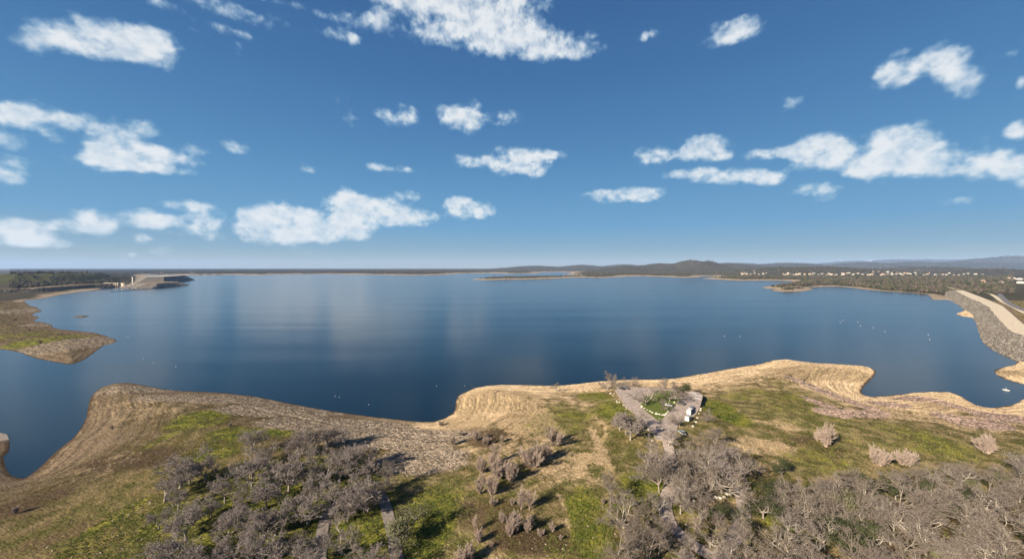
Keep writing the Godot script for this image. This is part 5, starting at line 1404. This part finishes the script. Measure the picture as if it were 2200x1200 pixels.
	for o in oaks + live + whips + spires:
		o.free()

func build_vehicles() -> void:
	var c := pts([75.3, 255.4, 78.9, 256.5, 94.6, 224.6, 103, 226.9, 101.5, 212.5, 108.4, 220.2, 96.6, 203.4, 85.3, 186.9])
	var y := 8.77
	sedan("black car parked at the left end of the lot", Vector3(c[0].x, y, -c[0].y), 0.6, Color(0.012, 0.014, 0.018))
	sedan("dark grey car parked right of the black car", Vector3(c[1].x, y, -c[1].y), 0.6, Color(0.06, 0.065, 0.075))
	sedan("silver car parked beneath the leaning bare oak", Vector3(c[2].x, y, -c[2].y), 0.95, Color(0.5, 0.52, 0.54))
	suv("black car parked against the grass island's right side", Vector3(c[3].x, y, -c[3].y), 0.95, Color(0.012, 0.013, 0.016))
	trailer("long white camper trailer hitched behind the blue pickup", Vector3(c[4].x, y, -c[4].y), -0.62)
	pickup("blue grey pickup truck towing the white trailer", Vector3(c[4].x + 4.6, y, -c[4].y - 6.6), -0.62, Color(0.10, 0.13, 0.18))
	camper_van("white camper van with a dark roof box by log rail", Vector3(c[6].x, y, -c[6].y), -0.75)
	suv("grey car parked under oaks at the lot mouth", Vector3(c[7].x, y, -c[7].y), 0.15, Color(0.16, 0.18, 0.2))

func build_small_things() -> void:
	boulders([120.3, 254, 124.1, 251.6, 127, 248.5, 126.1, 243, 122.6, 237.9, 117.6, 230.4, 112.1, 221, 110.3, 217.7, 106.8, 212.6, 102.8, 206.4, 99, 200.7, 95.1, 195.3], 1.3, "along the lot's right edge from the shore", "boulders edging the lot")
	boulders([80.3, 229.2, 78.1, 224.6, 77.8, 222.7, 78.6, 220.4, 79.3, 217.8, 80.1, 215.8, 80.7, 213.7, 82.2, 211.9, 83.6, 211.2, 84.9, 210.5, 86.1, 210.1, 87.7, 211.9, 89.1, 213.7, 90.6, 215.8, 91.1, 219, 81.3, 205.2, 100.5, 229.8, 103.2, 230.9, 106.5, 236.5], 1.3, "round the grass island from its left corner", "boulders round the grass island")
	boulders([69.1, 260.9, 71.5, 260.3, 73.8, 261.3, 68.8, 253.2, 65.4, 232.3, 65.1, 230.1, 66.5, 230.3, 67.3, 225.3, 67.7, 220.1], 1.1, "along the lot's left edge", "boulders edging the lot")
	boulders([70.3, 191.3, 70, 189.4, 68.9, 184.9, 68, 180.1], 1.1, "left of the lot mouth", "boulders edging the lot")
	boulders([79.2, 263.4, 86.9, 262.9, 96.7, 259.7, 99.6, 258.8, 102.7, 256.6, 104.5, 256.6], 1.3, "between oaks behind the lot", "boulders edging the lot")
	boulders([66.5, 135.3, 68.8, 135.8, 70.8, 136.2, 72.6, 136.6, 75.2, 137.4, 76.8, 137.3, 78.7, 137.8, 80.6, 139.8, 81.9, 139.6], 1.3, "left of the loop road clearing", "boulders by the loop road")
	boulders([89.4, 142.3, 57.4, 142.4, 56.7, 139.2], 1.2, "beside the wood's road verge", "boulders by the loop road")
	var t := [53.8, 156.4, 56.4, 147.9, 97.5, 150.9]
	table("picnic table on the bright lawn left of the wood", on(t[0], t[1]), 0.8)
	table("picnic table at the foot of the pale oak", on(t[2], t[3]), 0.1)
	table("picnic table on the lawn right of loop road", on(t[4], t[5]), -0.5)
	var rail := pts([104.3, 210.5, 100.8, 205, 97.9, 200.2, 95.4, 196.5, 92.2, 194.9])
	var f := thing("rail_fence", "low log rail fence beside the white camper van", "fence")
	for i in rail.size():
		var p := Mb.new()
		p.tube(PackedVector3Array([Vector3(rail[i].x, 8.2, -rail[i].y), Vector3(rail[i].x, 9.6, -rail[i].y)]), PackedFloat32Array([0.14, 0.12]), 6)
		obj("post", p.mesh(), M.timber, f)
		if i:
			var l := Mb.new()
			l.tube(PackedVector3Array([Vector3(rail[i - 1].x, 9.3, -rail[i - 1].y), Vector3(rail[i].x, 9.3, -rail[i].y)]), PackedFloat32Array([0.12, 0.12]), 6)
			obj("rail", l.mesh(), M.timber, f)
	var bu := pts([-372.2, 375.5, -347.7, 360.8, -313.8, 347.2, -510, 494, -126.7, 266.7, -122.8, 264.7, -96.4, 250.3, -58.7, 289.8, -36.9, 289.8, 555.1, 629.1, 579.7, 651.3, 585, 629.1, 551.3, 588.8, 554.1, 570.5, 538.6, 537.2, 571.8, 511.1, 536.5, 477.9, 286, 500.7, 306.7, 500.7])
	var float_mesh := Mb.new()
	float_mesh.tube(PackedVector3Array([Vector3(0, -0.3, 0), Vector3(0, 0.2, 0), Vector3(0, 0.55, 0), Vector3(0, 0.62, 0), Vector3(0, 1.9, 0), Vector3(0, 2.0, 0)]), PackedFloat32Array([0.5, 0.75, 0.7, 0.32, 0.28, 0.02]), 12)
	var band := Mb.new()
	band.tube(PackedVector3Array([Vector3(0, 1.2, 0), Vector3(0, 1.4, 0)]), PackedFloat32Array([0.315, 0.31]), 12)
	var fm := float_mesh.mesh()
	var bm := band.mesh()
	var names := ["off the left headland, nearest its tip", "second off the left headland", "third and rightmost off the left headland", "just right of the left headland tip", "left of a pair off the rocky shore", "right of a pair off the rocky shore", "nearest the cove on the rocky shore", "left of two off the sandy point", "right of two off the sandy point", "leftmost of the six in mid lake", "second of the six in mid lake", "third of the six in mid lake", "fourth of the six in mid lake", "fifth of the six in mid lake", "sixth of the six in mid lake", "farther of two near the dam", "nearer of two near the dam", "left of two in open water", "right of two in open water"]
	for i in bu.size():
		var o := thing("buoy", "white buoy %s" % names[i], "buoy", Vector3(bu[i].x, 0, -bu[i].y), 0.0, "white buoys on the lake")
		o.scale = Vector3.ONE * clampf(bu[i].y / 1100.0, 0.3, 0.5)
		obj("float", fm, M.white_paint, o)
		obj("band", bm, mat(Color(0.6, 0.2, 0.05)), o)
	var bp := [371.8, 279.8]
	var boat := thing("motor_boat", "small white boat with a mast in the right cove", "boat", Vector3(bp[0], 0, -bp[1]), 0.5)
	boat.scale = Vector3.ONE * 0.75
	var hull := Mb.new()
	var rings := []
	for s in [[-2.3, 0.05, 0.55], [-1.7, 0.55, 0.5], [-0.6, 0.85, 0.42], [1.0, 0.9, 0.4], [2.0, 0.8, 0.42]]:
		rings.append(PackedVector3Array([Vector3(-s[1], s[2] + 0.25, s[0]), Vector3(-s[1] * 0.8, 0.0, s[0]), Vector3(0, -0.25, s[0]), Vector3(s[1] * 0.8, 0.0, s[0]), Vector3(s[1], s[2] + 0.25, s[0])]))
	hull.loft(rings)
	obj("hull", hull.mesh(), M.white_paint, boat)
	var con := Mb.new()
	con.loft([ring(-0.5, 0.4, 0.6, 1.1, 0.3), ring(0.3, 0.45, 0.6, 1.35, 0.4)])
	obj("console", con.mesh(), M.grey_paint, boat)
	var seat := Mb.new()
	seat.box(Vector3(-0.5, 0.68, 0.9), Vector3(0.5, 1.0, 1.4))
	obj("seat", seat.mesh(), M.dark_metal, boat)
	var mast := Mb.new()
	mast.tube(PackedVector3Array([Vector3(0, 0.6, -0.2), Vector3(0, 3.6, -0.2)]), PackedFloat32Array([0.06, 0.04]), 6)
	obj("mast", mast.mesh(), M.white_paint, boat)
	var motor := Mb.new()
	motor.box(Vector3(-0.18, 0.1, 2.0), Vector3(0.18, 1.0, 2.4))
	obj("motor", motor.mesh(), M.dark_metal, boat)
	var ramp := Mb.new()
	var plan := [Vector2(-300, 207.2), Vector2(-282, 205.1), Vector2(-276, 203.3), Vector2(-266.6, 197.1), Vector2(-285, 186.1), Vector2(-300, 184.4)]
	var lower := PackedVector3Array()
	var upper := PackedVector3Array()
	for p in plan:
		lower.append(Vector3(p.x, -2, -p.y))
		upper.append(Vector3(p.x, 1.1, -p.y))
	ramp.loft([lower, upper])
	structure("boat_ramp", ramp.mesh(), M.path)
	var islet := obj("rock_islet", stone_mesh(12, 0.5), M.rubble)
	islet.position = Vector3(-812, 0.2, -702)
	islet.scale = Vector3(24, 6, 14)
	tag(islet, "low dark rock islet standing alone in the left bay", "islet")
	var bird := Mb.new()
	bird.loft([PackedVector3Array([Vector3(-0.02, 0, -0.3), Vector3(0, 0.02, -0.3), Vector3(0.02, 0, -0.3)]), PackedVector3Array([Vector3(-0.1, 0, 0), Vector3(0, 0.1, 0), Vector3(0.1, 0, 0)]), PackedVector3Array([Vector3(-0.06, 0, 0.35), Vector3(0, 0.02, 0.35), Vector3(0.06, 0, 0.35)])])
	for s in [-1, 1]:
		bird.tri(Vector3(0.05 * s, 0.03, -0.1), Vector3(0.75 * s, 0.22, 0.1), Vector3(0.05 * s, 0.03, 0.2))
		bird.tri(Vector3(0.05 * s, 0.03, 0.2), Vector3(0.75 * s, 0.22, 0.1), Vector3(0.05 * s, 0.03, -0.1))
	var bo := obj("bird", bird.mesh(), M.rubber)
	bo.position = Vector3(202, 92 + 77.5, -200)
	tag(bo, "tiny dark bird high above the right clouds", "bird")

func build_scatter() -> void:
	# stones of the drained shore and of the gravel bands
	var r := RandomNumberGenerator.new()
	r.seed = 99
	var where := []
	var tint := []
	var tufts := []
	var green := []
	for k in 260000:
		var d := exp(r.randf_range(log(92.0), log(640.0)))
		var x := d * r.randf_range(-1.25, 1.25)
		var a := look(field_a, x, d)
		if a.r < 0.6:
			continue
		var b := look(field_b, x, d)
		var n := mid.get_noise_2d(x, d)
		var seam := streak.get_noise_2d(a.r * 0.9 + n * 3.0, (x * 0.6 + d) * 0.05)
		var want := clampf(b.r * (0.55 + n), 0.0, 1.0) + 0.025 + (0.1 if x < -60.0 and a.b > 0.3 and n > 0.1 else 0.0)
		var outcrop := b.r > 0.25 and x < 60.0 and seam > 0.24
		if r.randf() < want or outcrop:
			var s := (0.16 + 0.45 * pow(r.randf(), 3.0))
			if outcrop:
				s = 0.25 + 0.8 * pow(r.randf(), 3.0)
			where.append(Transform3D(Basis.from_euler(Vector3(r.randf(), r.randf() * TAU, r.randf())).scaled(Vector3(s * 1.2, s * 0.7, s)), Vector3(x, a.g + s * 0.05, -d)))
			var c := r.randf_range(0.08, 0.2) if outcrop else (r.randf_range(0.2, 0.42) if b.r > 0.3 else r.randf_range(0.1, 0.24))
			tint.append(Color(c, c * 0.84, c * 0.7) if x < 60.0 else Color(c * 1.1, c * 0.82, c * 0.7))
		elif d < 420.0 and a.b > 0.25 and r.randf() < a.b * (0.7 if x < 40.0 else 0.3):
			var s := r.randf_range(0.35, 0.8)
			tufts.append(Transform3D(Basis(Vector3.UP, r.randf() * TAU).scaled(Vector3(s, s * r.randf_range(0.6, 1.2), s)), Vector3(x, a.g - 0.02, -d)))
			green.append(Color(0.075, 0.105, 0.018).lerp(Color(0.19, 0.165, 0.06), r.randf() * r.randf() + 0.2 * n))
	stuff("shore_stones", M.stones[2], M.rock, where, tint)
	var b := Mb.new()
	for k in 14:
		var w := TAU * k / 14.0 + r.randf()
		var p := Vector3(cos(w), 0, sin(w)) * r.randf_range(0.05, 0.5)
		var side := Vector3(-sin(w), 0, cos(w)) * 0.07
		b.tri(p - side, p + side, p * 1.5 + Vector3(0, r.randf_range(0.4, 0.9), 0))
	stuff("grass_tufts", b.mesh(), M.rock, tufts, green)
	print("stones ", where.size(), " tufts ", tufts.size())
